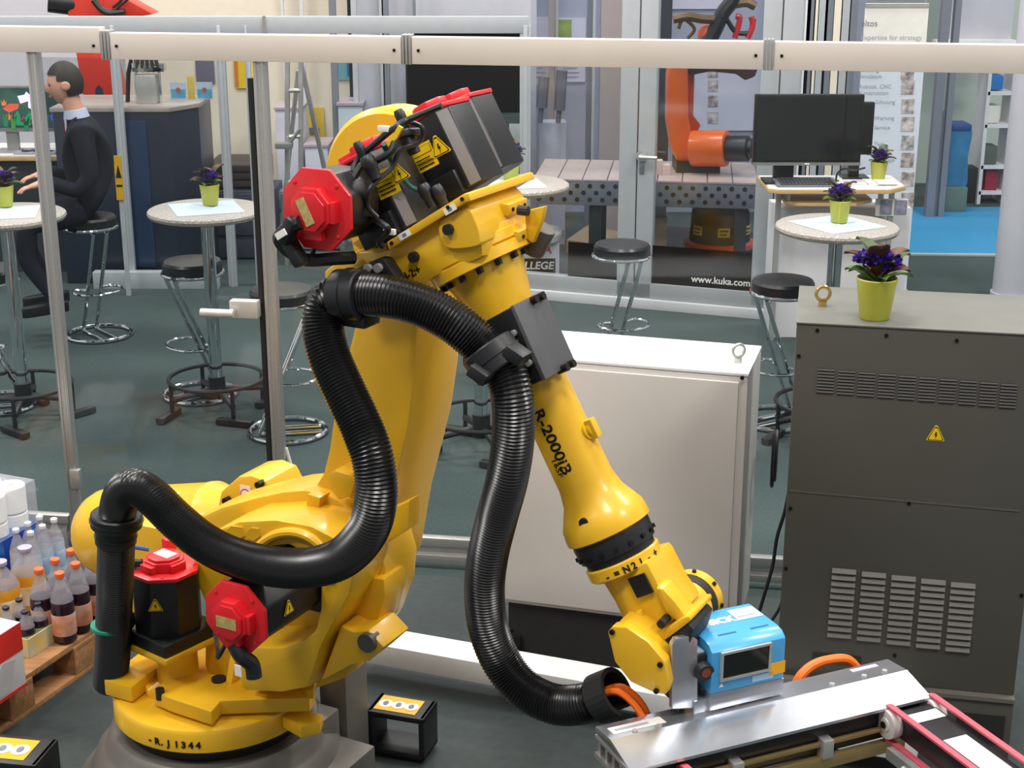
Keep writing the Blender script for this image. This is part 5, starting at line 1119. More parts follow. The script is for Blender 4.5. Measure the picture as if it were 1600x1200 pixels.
q = D(862, 396, Yp-.025); text('lettering', 'KUKA', V((q.x, Yp-.0225, q.z)), V((1, 0, 0)), Z, .085, RINK, pd_, align='RIGHT', bold=.001)
# posters hanging at the back of the glazed cell
PW = M('poster_white', (214, 214, 232), .5, var=.03)
for i, (x0p, x1p, y0p, y1p, Y, lab) in enumerate(((818, 860, 26, 132, 13.0, 'white poster left of the brown post in the glazed cell'), (868, 914, 28, 128, 12.9, 'white poster with a green picture in the glazed cell'), (1086, 1186, 104, 204, 12.6, 'pale poster with small pictures behind the orange robot'), (1045, 1130, -10, 14, 12.6, 'pale poster high behind the orange robot'))):
    Y = 13.185
    a_, b_ = D(x0p, y0p, Y), D(x1p, y1p, Y); o = thing('poster', lab, 'poster', ((a_.x+b_.x)/2, Y, b_.z)); obj('sheet', box(nb(), ((a_.x+b_.x)/2, Y, (a_.z+b_.z)/2), (b_.x-a_.x, .012, a_.z-b_.z)), PW, o)
    if i == 1: q = D(880, 45, Y-.01); obj('picture', box(nb(), q, (.14, .004, .15)), M('pic_green', (150, 168, 96), .5, var=.3, scale=8), o)
    if i == 0: q = D(838, 60, Y-.01)
    if i == 2:
        for py in (112, 134, 158, 184): q = D(1114, py, Y-.01); obj('picture', box(nb(), q, (.085, .004, .095)), PIC, o)
    if i in (0, 1):
        for k in range(5): q = D((x0p+x1p)/2, 92+k*7, Y-.01); obj('print_line', box(nb(), q, ((b_.x-a_.x)*.6*(1-.1*(k % 3)), .003, .008)), LGINK, o)
# machine stand silhouettes seen through the left bay
ms = thing('display_pedestal', 'pale pedestal with grey fixtures inside the left bay', 'pedestal', D(870, 250, 11.9)); bm = nb(); a_, b_ = D(842, 192, 11.9), D(884, 250, 11.9); box(bm, ((a_.x+b_.x)/2, 12.0, a_.z/2), (b_.x-a_.x, .2, a_.z)); obj('pedestal_body', bm, WBLU, ms, bev=.005)
for px, y0p, y1p in ((846, 120, 168), (874, 110, 172)):
    kp0 = D(px, y1p, 11.8); kp1 = D(px+4, y0p, 11.8); bm = nb(); tube(bm, [kp0, kp1], .045, 10); tube(bm, [kp0, D(px-2, 192, 11.8)], .02, 8); obj('fixture', bm, M('fixture_grey', (96, 98, 112), .5), ms)
# ------------------------------------------------------------------ pallet of groceries
PWD = M('pallet_wood', (164, 118, 76), .8, var=.22, scale=8, stretch=(1, 6, 6), bump=.2)
pz_ = .144
pa, pb = G(-40, 1112, pz_), G(148, 984, pz_); pe = (pb-pa).normalized(); pn = V((-pe.y, pe.x, 0))     # pe along the visible front edge, pn away
p_end = pb
pal = thing('pallet', 'weathered wooden pallet at the photo edge loaded with groceries', 'pallet', p_end-pe*.6+pn*.4-Z*pz_)
def pq_(u, v, z): return V((p_end.x, p_end.y, 0))+pe*u+pn*v+Z*z
for k in range(9): bm = nb(); box(bm, pq_(-.4, .06+k*.135, pz_-.011), (.8, .11, .022), (pe, pn, Z)); obj('board', bm, PWD, pal, bev=.002)
for v in (.05, .60, 1.15):
    for u in (-.06, -.4, -.74): bm = nb(); box(bm, pq_(u, v, .068), (.12, .1, .092), (pe, pn, Z)); obj('block', bm, PWD, pal, bev=.003)
    bm = nb(); box(bm, pq_(-.4, v, .011), (.8, .1, .022), (pe, pn, Z)); obj('bottom_board', bm, PWD, pal, bev=.002)
for u in (-.06, -.4, -.74): bm = nb(); box(bm, pq_(u, .60, .118), (.12, 1.2, .02), (pe, pn, Z)); obj('stringer', bm, PWD, pal, bev=.002)
CLR = M('clear_plastic', (176, 172, 180), .15, var=.05, alpha=.45, spec=.6); COLA = M('drink_dark', (44, 20, 32), .12, coat=.4); JUI = M('drink_amber', (214, 152, 40), .2, coat=.3, var=.1); WAT = M('drink_water', (176, 190, 206), .15, coat=.4)
CAPO = M('cap_orange', (246, 110, 60), .4); CAPW = M('cap_white', (226, 230, 236), .4)
def labmat(nm, c1, c2): return M(nm, c1, .5, var=.4, scale=18, col2=c2)
LBO = labmat('bottle_label_orange', (226, 132, 70), (236, 206, 196)); LBB = labmat('bottle_label_blue', (120, 170, 220), (210, 226, 240)); LBC = labmat('jar_label', (150, 190, 200), (226, 216, 120))
def make_bottle(name, label, cat, r, h, drink, cap, lab, group, full=.78):
    t = thing(name, label, cat, group=group)
    prof = [(0, r*.7), (.012, r), (h*.55, r), (h*.62, r*.96), (h*.72, r*.78), (h*.84, r*.45), (h*.90, r*.30), (h*.92, r*.28), (h*.94, r*.28)]
    cut = h*.60
    bm = nb(); lathe(bm, V((0, 0, 0)), Z, [p for p in prof if p[0] <= cut]+[(cut, r*.97)], 20); obj('drink', bm, drink, t)
    bm = nb(); lathe(bm, V((0, 0, 0)), Z, [(cut, r*.965)]+[p for p in prof if p[0] > cut], 20); obj('bottle_neck', bm, CLR, t)
    bm = nb(); lathe(bm, V((0, 0, h*.93)), Z, [(0, r*.38), (.004, r*.42), (h*.065, r*.42), (h*.072, r*.36)], 16); obj('cap', bm, cap, t)
    bm = nb(); lathe(bm, V((0, 0, h*.13)), Z, [(0, r*1.005), (.001, r*1.02), (h*.30, r*1.02), (h*.301, r*1.005)], 20, cap=False); obj('label_band', bm, lab, t)
    return t
def place_set(src, spots, labs, grp):
    for i, (p, lb) in enumerate(zip(spots, labs)):
        if i == 0: src.location = p; src['label'] = lb; src['group'] = grp
        else: dup(src, lb, p, i*1.3, grp)
g = lambda x, y: G(x, y, pz_)
bt_ = make_bottle('drink_bottle', '-', 'bottle', .041, .262, COLA, CAPO, LBO, 'orange-capped bottles')
b0 = g(103, 1001)
du = pe*.088; dv = pn*.088
b0 = V((b0.x, b0.y, pz_))
place_set(bt_, [b0, b0+du, b0+du*2, b0-du*.0+dv, b0+du+dv, b0+du*2+dv], ['orange-capped dark drink bottle at the front corner of its block', 'orange-capped drink bottle, second along the front of its block', 'orange-capped drink bottle in front at the pallet corner', 'orange-capped drink bottle behind the front corner one', 'orange-capped drink bottle in the middle of the back row', 'orange-capped drink bottle at the back by the black pipe'], 'orange-capped bottles')
wt_ = make_bottle('water_bottle', '-', 'bottle', .032, .22, WAT, CAPW, LBB, 'small water bottles')
w0 = g(44, 945)
w0 = V((*G(56, 914, pz_).xy, pz_))
ws_ = [w0+pe*.068*i+pn*.068*j for j in range(2) for i in range(3)]
place_set(wt_, ws_, ['small water bottle at the front left of its block', 'small water bottle in the front middle of its block', 'small water bottle at the front right of its block', 'small water bottle at the rear left of its block', 'small water bottle in the rear middle of its block', 'small water bottle at the rear right of its block'], 'small water bottles')
jt = make_bottle('juice_jug', '-', 'bottle', .062, .24, JUI, M('cap_lilac', (176, 170, 200), .4), labmat('jug_label', (210, 170, 60), (236, 232, 226)), 'amber juice jugs')
j0 = V((*G(48, 948, pz_).xy, pz_))
place_set(jt, [j0, j0-pe*.135, j0-pe*.27], ['amber juice jug nearest the water bottles', 'amber juice jug in the middle behind the carton', 'amber juice jug at the photo edge'], 'amber juice jugs')
dj = make_bottle('sauce_jar', '-', 'jar', .03, .15, COLA, M('cap_dark', (40, 36, 50), .4), LBC, 'dark jars')
d0 = g(45, 1018); d0 = V((d0.x, d0.y, pz_))
place_set(dj, [d0+Z*.006+pe*(.068*i)+pn*.01*j+pn*.07*j for j in range(2) for i in range(2)], ['dark jar at the front left of the printed tray', 'dark jar at the front right of the printed tray', 'dark jar at the rear left of the printed tray', 'dark jar at the rear right of the printed tray'], 'dark jars')
tr = thing('printed_tray', 'low printed tray holding the dark jars', 'tray', d0)
for c_, s in ((d0+pe*.034-pn*.036, (.145, .004, .07)), (d0+pe*.034+pn*.116, (.145, .004, .07)), (d0+pe*.107+pn*.04, (.004, .15, .07)), (d0-pe*.039+pn*.04, (.004, .15, .07))):
    bm = nb(); box(bm, c_+Z*.036, s, (pe, pn, Z)); obj('tray_side', bm, labmat('tray_print', (226, 186, 70), (170, 196, 190)), tr)
bm = nb(); box(bm, d0+pe*.034+pn*.04+Z*.003, (.14, .15, .005), (pe, pn, Z)); obj('tray_floor', bm, WHT, tr)
# white and red carton at the edge
k1 = g(42, 1072); cz1 = zat(30, 940, k1.y); cL = .42
ct = thing('printed_carton', 'white carton with a red band at the photo edge, on the pallet', 'carton', k1)
k1 = V((k1.x, k1.y, pz_)); hC = .235
bm = nb(); prism(bm, [k1+pn*.0, k1-pe*cL, k1-pe*cL+pn*.20, k1+pn*.20], Z*hC); obj('carton_body', bm, M('carton_white', (226, 226, 230), .5, var=.02), ct, bev=.003)
REDC = M('carton_red', (222, 44, 34), .5, var=.03)
decal('red_band', ct, k1-pe*cL/2+Z*hC*.78-pn*.0005, pe, Z, [(rect(-cL/2, -hC*.20, cL/2, hC*.21), REDC)])
decal('red_edge', ct, k1-pe*cL/2+Z*hC*.04-pn*.0005, pe, Z, [(rect(-cL/2, -hC*.03, cL/2, hC*.02), REDC)])
decal('grey_swirl', ct, k1-pe*.10+Z*hC*.30-pn*.0005, pe, Z, [([(-.08, -.05), (.02, -.05), (.06, .05), (.0, .06), (-.05, .02)], M('swirl_grey', (200, 200, 206), .5))])
# toilet roll pack
tp = thing('toilet_roll_pack', 'plastic-wrapped pack of white paper rolls above the bottles', 'toilet paper', pq_(-.55, .62, pz_))
t0 = V((*G(28, 878, pz_).xy, pz_)); RW = M('roll_white', (240, 240, 238), .8, var=.02)
rm = None
for L_ in range(3):
    for i in range(3):
        for j in range(2):
            p = t0-pe*(.115*i)+pn*(.115*j)+Z*(.11*L_)
            if rm is None:
                bm = nb(); lathe(bm, V((0, 0, 0)), Z, [(0, .02), (0, .054), (.004, .057), (.101, .057), (.105, .054), (.105, .020), (.03, .019)], 20); o = obj('roll', bm, RW, None); rm = o.data
            else: o = bpy.data.objects.new('roll', rm); C.objects.link(o)
            o.location = p; attach(o, tp)
cW = t0-pe*.115+pn*.0575
bm = nb(); box(bm, cW+Z*.085, (.353, .238, .165), (pe, pn, Z)); wr = obj('wrapper', bm, labmat('wrap_blue', (28, 70, 150), (60, 120, 190)), tp, bev=.015)
decal('wrapper_print', wr, cW+pe*.10-pn*.1195+Z*.085, pe, Z, [(rect(-.12, -.07, -.01, .07), M('print_blue', (30, 72, 168), .5)), (disc(-.03, .0, .03), M('print_green', (80, 190, 140), .5))])
decal('wrapper_print', wr, cW+pe*.1772+Z*.085, pn, Z, [(rect(-.11, -.07, .11, .07), M('print_amber', (238, 170, 50), .5)), (rect(-.11, -.02, .0, .02), WHT)])
decal('wrapper_print', wr, cW-pe*.11-pn*.1195+Z*.085, pe, Z, [(rect(-.06, -.07, .06, .07), M('print_amber', (238, 170, 50), .5))])
bm = nb(); fl_ = [cW+pe*.18-pn*.11+Z*.33, cW+pe*.18+pn*.11+Z*.33, cW+pe*.27+pn*.08+Z*.27, cW+pe*.24+pn*.02+Z*.22, cW+pe*.26-pn*.07+Z*.25]
prism(bm, fl_, Z*.002); bm2 = bm; box(bm, cW+Z*.245, (.362, .246, .175), (pe, pn, Z)); obj('plastic_film', bm, M('film', (226, 228, 236), .12, alpha=.22, spec=.7), tp)
# ------------------------------------------------------------------ left background: counter, desk, red robot
NAVY = M('counter_navy', (38, 46, 62), .35, var=.08, scale=2, coat=.2); CTOP = M('counter_top', (166, 156, 150), .45, var=.1)
cA, cB, cC_ = V((-2.86, 10.95, 0)), V((-2.16, 10.62, 0)), None
Yc = 10.62
xa, xm, xb = D(160, 300, Yc).x, D(272, 300, Yc).x, D(318, 300, Yc+.25).x
zt_ = zat(260, 175, Yc)
cn = thing('display_counter', 'dark navy display counter behind the seated man', 'counter', ((xa+xb)/2, Yc+.3, 0))
ft = [V((xa-.3, Yc, 0)), V((xm, Yc, 0)), V((xb, Yc+.25, 0)), V((xb, Yc+.7, 0)), V((xa-.3, Yc+.7, 0))]
obj('counter_body', prism(nb(), ft, Z*zt_), NAVY, cn, bev=.006)
cxy = sum(ft, V())/5; obj('counter_top', prism(nb(), [cxy+(p-cxy)*1.03+Z*zt_ for p in ft], Z*.03), CTOP, cn, bev=.004)
obj('front_panel', prism(nb(), [V((D(196, 300, Yc).x, Yc-.012, .12)), V((D(236, 300, Yc).x, Yc-.012, .12)), V((D(236, 300, Yc).x, Yc-.012, zt_-.06)), V((D(196, 300, Yc).x, Yc-.012, zt_-.06))], (0, .012, 0)), M('panel_blue', (40, 58, 88), .3), cn, bev=.003)
# warning panel on the counter's left end
ap = D(186, 278, Yc-.35); av = thing('warning_board', 'yellow warning triangle board beside the seated man', 'sign', ap)
obj('board', box(nb(), V((ap.x, ap.y, ap.z+.0)), (.05, .012, .30)), M('warn_yellow', (208, 164, 24), .5), av)
obj('stand', box(nb(), V((ap.x, ap.y+.02, ap.z/2)), (.03, .02, ap.z)), FRM, av)
decal('warning_print', av, ap+V((0, -.0065, .03)), V((1, 0, 0)), Z, [([(-.02, -.03), (.02, -.03), (0, .06)], INK), (rect(-.02, -.09, .02, -.075), INK)])
# objects standing on the counter
fxp = D(233, 168, Yc+.25); mf = thing('steel_fixture', 'shiny steel machine fixture standing on the navy counter', 'fixture', V((fxp.x, Yc+.25, zt_+.03)))
zc = zt_+.03; X = fxp.x
bm = nb(); box(bm, (X, Yc+.25, zc+.10), (.14, .12, .20)); obj('fixture_body', bm, SIL, mf, bev=.01)
bm = nb(); box(bm, (X+.02, Yc+.25, zc+.25), (.22, .10, .06)); cyl(bm, (X-.08, Yc+.25, zc), (X-.08, Yc+.25, zc+.34), .012, 10); cyl(bm, (X+.085, Yc+.25, zc), (X+.085, Yc+.25, zc+.22), .012, 10); obj('fixture_arm', bm, CHR, mf, bev=.006)
bm = nb()
for k in range(5): tube(bm, spline([V((X-.06+.04*k, Yc+.22, zc+.22)), V((X-.04+.03*k, Yc+.2, zc+.31)), V((X+.02*k, Yc+.24, zc+.36))], 5), .014, 8)
obj('fixture_hose', bm, M('olive_dark', (76, 78, 62), .5), mf)
bm = nb(); tube(bm, [V((X-.16, Yc+.3, zc)), V((X-.14, Yc+.3, zc+.20)), V((X-.09, Yc+.3, zc+.36))], .016, 8); obj('fixture_post', bm, BLK, mf)
# leaflets on the counter end
for i, (px, lab) in enumerate(((279, 'pale blue leaflet standing on the counter, nearer the fixture'), (320, 'pale blue leaflet standing at the right end of the counter'))):
    Y = Yc+.45; q = D(px, 147, Y); o = thing('leaflet', lab, 'leaflet', V((q.x, Y, zt_+.03)), group='pale blue leaflets'); hz = max(.12, zat(px, 129, Y)-zt_-.03)
    obj('sheet', box(nb(), V((q.x, Y, zt_+.03+hz/2)), (.115, .008, hz)), M('leaflet_blue', (196, 214, 232), .5, var=.03), o)
    obj('picture', box(nb(), V((q.x, Y-.005, zt_+.03+hz*.35)), (.10, .003, hz*.5)), M('leaflet_sea', (90, 170, 206), .5, var=.2, scale=18), o)
    obj('picture', cyl(nb(), V((q.x, Y-.005, zt_+.03+hz*.55)), V((q.x, Y-.009, zt_+.03+hz*.55)), .018, 10), M('leaflet_red', (190, 90, 70), .5), o)
Y = Yc+.47; q = D(299, 147, Y); o = tag(obj('yellow_card', box(nb(), V((q.x, Y, zt_+.11)), (.05, .008, .16)), M('card_yellow', (224, 200, 96), .5), None), 'narrow yellow card between the two blue leaflets', 'card')
# desk with the screen
Yd = 10.9; zd = zat(40, 245, Yd)
dk = thing('side_desk', 'dark desk with wooden edge left of the seated man', 'desk', (D(30, 300, Yd).x, Yd+.3, 0)); xa, xb = D(-60, 245, Yd).x, D(96, 245, Yd).x
obj('desktop', box(nb(), ((xa+xb)/2, Yd+.3, zd-.015), (xb-xa, .6, .03)), M('desk_wood', (190, 158, 112), .5, var=.1), dk, bev=.003)
obj('desk_surface', box(nb(), ((xa+xb)/2, Yd+.31, zd+.004), (xb-xa-.01, .58, .006)), WHI, dk)
obj('desk_body', box(nb(), ((xa+xb)/2, Yd+.33, (zd-.03)/2), (xb-xa-.04, .5, zd-.03)), M('desk_dark', (46, 50, 56), .5), dk)
t, a_, b_ = monitor('monitor', 'bright monitor showing colourful tulips, on the dark desk', -30, 98, 134, 206, Yd+.15, frame_mat=BEZS, scr=M('screen_scene', (30, 44, 52), .3, var=.6, scale=6, emit=.6, col2=(60, 96, 84)))
bm = nb(); box(bm, ((a_.x+b_.x)/2-.1, Yd+.2, (b_.z+zd)/2), (.08, .05, b_.z-zd)); box(bm, ((a_.x+b_.x)/2-.1, Yd+.2, zd+.012), (.24, .18, .014)); obj('stand', bm, BEZS, t)
def scrshape(name, pts, col, em): q = [D(x, y, Yd+.146) for x, y in pts]; obj(name, prism(nb(), q, (0, .002, 0)), M('scr_'+name+str(col[0]), col, .4, emit=em), t, smooth=0)
scrshape('screen_figure', [(27, 150), (38, 148), (41, 143), (45, 147), (58, 148), (57, 154), (50, 157), (48, 170), (44, 168), (44, 158), (32, 162)], (238, 214, 255), 1.1)
scrshape('screen_leaf', [(22, 180), (28, 172), (34, 188), (46, 176), (56, 172), (48, 196), (26, 196)], (20, 140, 90), .5)
scrshape('screen_bloom', [(4, 170), (14, 162), (30, 162), (28, 170), (14, 176)], (210, 90, 70), .6)
scrshape('screen_bloom', [(78, 182), (88, 166), (95, 168), (92, 180), (82, 190)], (70, 80, 200), .6)
for k, (x, y, c) in enumerate(((8, 192, 0), (20, 196, 1), (40, 198, 0), (64, 190, 1), (70, 196, 0), (86, 196, 1), (14, 182, 2), (36, 186, 3), (62, 178, 2), (50, 188, 3), (90, 178, 3), (6, 160, 2))):
    if c < 2: scrshape('screen_leaf', [(x-4, y-16), (x+1, y-8), (x+6, y-18), (x+4, y+6), (x-2, y+6)], ((24, 120, 80), (60, 130, 60))[c], .5)
    else: scrshape('screen_bloom', [(x-5, y-4), (x-2, y+1), (x, y-5), (x+3, y+1), (x+5, y-4), (x+3, y+5), (x-3, y+5)], ((226, 120, 60), (200, 60, 90))[c-2], .6)
ck = thing('desk_cables', 'tangle of dark cables and grey keyboard on the dark desk', 'cables', (D(40, 225, Yd).x, Yd+.1, zd))
for k in range(3): obj('cable', tube(nb(), spline([V((D(18+18*k, 225, Yd).x, Yd+.25, zd+.012)), V((D(30+18*k, 225, Yd).x, Yd+.08, zd+.03)), V((D(48+14*k, 225, Yd).x, Yd+.16, zd+.012))], 6), .008, 6), BLK, ck)
obj('keyboard', box(nb(), (D(50, 230, Yd).x, Yd+.10, zd+.014), (.30, .12, .016)), M('kb_light', (150, 156, 168), .5), ck, bev=.003)
# red robot standing behind the counter
ROR = M('robot_red', (190, 44, 26), .4, var=.04, coat=.15); Yr = 11.9
rr_ = thing('red_robot', 'orange-red robot standing behind the seated man', 'robot', (D(150, 170, Yr).x, Yr, 0))
def rpr(name, pts, Y, th, mat): return obj(name, prism(nb(), [D(x, y, Y) for x, y in pts], (0, th, 0)), mat, rr_, bev=.02)
rpr('arm', [(116, 70), (168, 76), (180, 120), (196, 172), (150, 176), (132, 170), (124, 120)], Yr, .28, ROR)
zb = D(160, 172, Yr).z; bm = nb(); box(bm, (D(160, 172, Yr).x, Yr+.15, zb/2), (.36, .34, zb)); obj('pedestal', bm, MOT, rr_)
rpr('upper_arm', [(104, -20), (150, -24), (200, 0), (240, 22), (200, 30), (170, 30), (150, 80), (118, 80), (106, 40)], Yr+.02, .24, ROR)
bm = nb(); q = D(88, 6, Yr); cyl(bm, D(112, 8, Yr)+V((0, .1, 0)), D(72, 2, Yr)+V((0, .05, 0)), .085, 20); obj('motor', bm, BLK, rr_, bev=.008)
p = D(155, 145, Yr-.005); obj('oval_mark', prism(nb(), [p+V((.03*math.cos(a*PI/8), 0, .055*math.sin(a*PI/8))) for a in range(16)], (0, .01, 0)), NAVY, rr_)
for pts, r_ in ([((146, 0), (158, 14), (172, 20), (195, 18))], .025), ([((176, 12), (188, 2), (194, -10))], .01), ([((182, 14), (204, -4), (220, -8))], .01): obj('cable', tube(nb(), spline([D(x, y, Yr-.04) for x, y in pts[0]], 6), r_, 8), BLK, rr_)
# chrome details: yellow boards, ladder, leaflets, bins
for i, (x0p, x1p, y0p, y1p, Y, col, lab) in enumerate(((366, 404, 92, 138, 12.9, (238, 200, 40), 'yellow board hanging high on the cream wall'), (474, 508, 168, 229, 12.6, (232, 198, 62), 'yellow poster with grey lettering behind the ladder'), (526, 548, 88, 125, 12.8, (120, 176, 190), 'teal and white poster high between the grey posts'), (305, 336, 92, 130, 12.9, (110, 108, 124), 'grey poster on the cream wall above the leaflets'))):
    Y = 12.985
    a_, b_ = D(x0p, y0p, Y), D(x1p, y1p, Y); o = thing('wall_poster', lab, 'poster', ((a_.x+b_.x)/2, Y, b_.z)); obj('sheet', box(nb(), ((a_.x+b_.x)/2, Y, (a_.z+b_.z)/2), (b_.x-a_.x, .012, a_.z-b_.z)), M('poster_%d' % i, col, .5, var=.03), o)
    if i == 1:
        q = D(491, 205, Y-.01); obj('print_line', box(nb(), q, ((b_.x-a_.x)*.5, .003, .06)), GINK, o); q = D(491, 224, Y-.01); obj('print_band', box(nb(), q, ((b_.x-a_.x)*.95, .003, .03)), M('band_grey', (180, 190, 200), .5), o)
    if i == 2: q = D(545, 104, Y-.01); obj('print_band', box(nb(), q, ((b_.x-a_.x)*.3, .003, (a_.z-b_.z)*.8)), M('band_blue', (80, 110, 160), .5), o)
    if i == 0: q = D(369, 115, Y-.01); obj('print_band', box(nb(), q, (.03, .003, (a_.z-b_.z)*.9)), M('band_orange', (214, 130, 30), .5), o)
Yl = 11.2; la = thing('step_ladder', 'aluminium step ladder standing behind the fence post', 'ladder', (D(470, 300, Yl).x, Yl, 0))
def lad(px0, py0, px1, py1, w_=.05, dy=0): 
    a_, b_ = D(px0, py0, Yl+dy), D(px1, py1, Yl+dy*2.2); d_ = (b_-a_); t_ = (0-a_.z)/d_.z; b_ = a_+d_*t_; bm = nb(); xx, yy, _ = frame(d_); box(bm, (a_+b_)/2, (w_, .03, (b_-a_).length), (xx, yy, d_.normalized())); obj('stile', bm, ALU, la, bev=.003); return a_, b_
l1 = lad(449, 95, 449, 300, .07); l2 = lad(470, 95, 470, 300, .055); l3 = lad(470, 97, 513, 290, .045, .15); l4 = lad(466, 110, 446, 300, .03, .1)
for k in range(5):
    z_ = .3+k*.33; f_ = lambda a_, b_: a_.lerp(b_, (a_.z-z_)/(a_.z-b_.z)); bm = nb(); tube(bm, [f_(*l1)-V((0, .02, 0)), f_(*l2)-V((0, .02, 0))], .016, 8); obj('rung', bm, ALU, la)
bm = nb(); q = D(444, 227, Yl-.1); box(bm, q, (.12, .10, .04)); cyl(bm, q+V((.03, 0, 0)), q+V((.12, 0, .12)), .012, 8); o = obj('ladder_clamp', bm, M('clamp_grey', (132, 136, 132), .4, .4), la, bev=.004)
# white/grey cupboards below the posters
for i, (x0p, x1p, y0p, y1p, Y, col, lab) in enumerate(((430, 470, 172, 300, 12.3, (206, 206, 222), 'tall white cupboard behind the step ladder'), (476, 512, 230, 320, 12.2, (198, 200, 216), 'white cupboard below the yellow poster'), (528, 566, 165, 330, 12.0, (176, 190, 200), 'pale blue-grey cupboard right of the ladder'))):
    a_, b_ = D(x0p, y0p, Y), D(x1p, y0p, Y); o = thing('cupboard', lab, 'cupboard', ((a_.x+b_.x)/2, Y+.2, 0)); obj('cupboard_body', box(nb(), ((a_.x+b_.x)/2, Y+.2, a_.z/2), (b_.x-a_.x, .4, a_.z)), M('cupboard_%d' % i, col, .5, var=.02), o, bev=.005); obj('cupboard_top', box(nb(), ((a_.x+b_.x)/2, Y+.2, a_.z+.01), (b_.x-a_.x+.02, .42, .02)), M('cup_top', (170, 156, 164), .5), o)
# dark stacked crates between counter and post
for i, (x0p, x1p, y0p, y1p, Y, col, lab) in enumerate(((322, 412, 258, 300, 11.45, (58, 48, 44), 'brown-black slatted crate, upper one behind the table'), (322, 430, 300, 400, 11.35, (58, 62, 76), 'dark blue crate below the brown one'), (430, 540, 300, 440, 11.66, (118, 128, 140), 'grey-blue low container behind the gate post stool'))):
    a_, b_ = D(x0p, y0p, Y), D(x1p, y1p, Y); zb = max(0, b_.z) if i == 0 else 0
    if i == 0: zb = zat(366, 300, 11.35)+.012
    o = thing('crate', lab, 'crate', ((a_.x+b_.x)/2, Y+.25, zb)); obj('crate_body', box(nb(), ((a_.x+b_.x)/2, Y+(.16 if i == 2 else .28), (a_.z+zb)/2-.0), (b_.x-a_.x, .26 if i == 2 else .5, a_.z-zb-.004)), M('crate_%d' % i, col, .6, var=.12), o, bev=.006)
    for k in range(3): zz_ = zb+(a_.z-zb)*(k+.5)/3; obj('slat', box(nb(), ((a_.x+b_.x)/2, Y+.02, zz_), (b_.x-a_.x, .02, (a_.z-zb)/3*.8)), M('crate_%d' % i, col, .6, var=.12), o, bev=.003)
# big dark wall screen
Yt = 11.9; t, a_, b_ = monitor('wall_screen', 'large black screen above the elbow motors', 632, 816, 27, 181, Yt, scr=M('screen_black', (5, 5, 6), .35, spec=.3))
for px in (675, 766): q = D(px, 27, Yt+.02); obj('clip', box(nb(), q, (.035, .03, .03)), SIL, t)
bm = nb(); box(bm, ((a_.x+b_.x)/2, Yt+.16, (b_.z+.4)/2+.1), (.12, .2, b_.z+.6)); box(bm, ((a_.x+b_.x)/2, Yt+.16, .02), (.7, .4, .04)); obj('stand', bm, BEZ, t)
# dark green display rack below it
Yg = 11.6; gr = thing('green_rack', 'dark green display rack below the big black screen', 'rack', (D(795, 250, Yg).x, Yg, 0)); a_, b_ = D(748, 182, Yg), D(818, 182, Yg)
obj('rack_body', box(nb(), ((a_.x+b_.x)/2, Yg+.12, a_.z/2), (b_.x-a_.x, .2, a_.z)), M('rack_green', (36, 56, 54), .5), gr, bev=.004)
for px, py, w_, h_ in ((762, 194, .07, .03), (767, 212, .04, .03), (806, 208, .10, .14), (783, 222, .03, .26)): q = D(px, py, Yg+.012); obj('rack_card', box(nb(), q, (w_, .012, h_)), M('card_grey', (160, 172, 168), .5), gr)
# ceiling-high bright things above the rails
for i, (px, wd) in enumerate(((440, .02), (470, .03))): struct('trim_%d' % (i+30), box(nb(), (D(px, 10, 12.85).x, 12.9, 2.2), (wd, .05, 3.6)), WPAL)
struct('trim_32', box(nb(), (D(548, 10, 12.4).x, 12.4, 2.0), (.05, .06, 4.0)), M('post_dark', (40, 46, 54), .5))
# ------------------------------------------------------------------ seated man in a dark suit
SUIT = M('suit_dark', (26, 29, 40), .8, var=.12, scale=30, spec=.2); SKIN = M('skin', (214, 160, 136), .55, var=.05); HAIR = M('hair_dark', (44, 38, 34), .6, var=.2, scale=40); SHRT = M('shirt_pale', (190, 198, 220), .7); TIE = M('tie_red', (120, 30, 40), .6)
st = STO[4].location; sx0, sy0 = st.x, st.y
sx0 += .05
man = thing('person', 'man in a dark suit seated on a stool, facing the tulip screen', 'person', (sx0, sy0, 0))
def skin_body(name, verts, edges, radii, mat, par, root=0, sub=2):
    me = bpy.data.meshes.new(name); me.from_pydata([V(v) for v in verts], edges, []); o = bpy.data.objects.new(name, me); C.objects.link(o)
    md = o.modifiers.new('s', 'SKIN'); md.use_smooth_shade = True
    for i, r_ in enumerate(radii): me.skin_vertices[0].data[i].radius = r_ if isinstance(r_, tuple) else (r_, r_)
    me.skin_vertices[0].data[root].use_root = True
    o.modifiers.new('u', 'SUBSURF').levels = sub; o.modifiers['u'].render_levels = sub
    dg = bpy.context.evaluated_depsgraph_get(); nm = bpy.data.meshes.new_from_object(o.evaluated_get(dg)); bpy.data.objects.remove(o); nm.materials.clear(); nm.materials.append(mat)
    nm.polygons.foreach_set('use_smooth', [True]*len(nm.polygons)); n = bpy.data.objects.new(name, nm); C.objects.link(n); attach(n, par); return n
def mp_(fx_, sd, z): z = z-.10 if z > .9 else z-.06; return V((sx0-fx_*.96+sd*.25, sy0-fx_*.25-sd*.96, z))    # forward = towards the screen (left), sd = his left, towards the camera
hz_ = .80
bodyv = [mp_(0, 0, hz_), mp_(.02, 0, 1.08), mp_(.03, 0, 1.25), mp_(.05, 0, 1.40), mp_(.07, 0, 1.47), mp_(.09, 0, 1.55)]
be = [(0, 1), (1, 2), (2, 3), (3, 4), (4, 5)]; brd = [(.15, .17), (.13, .155), (.135, .175), (.10, .15), (.055, .055), (.05, .05)]
def addchain(start, pts, rads):
    i0 = start
    for p, r_ in zip(pts, rads):
        bodyv.append(p); brd.append(r_); be.append((i0, len(bodyv)-1)); i0 = len(bodyv)-1
    return i0
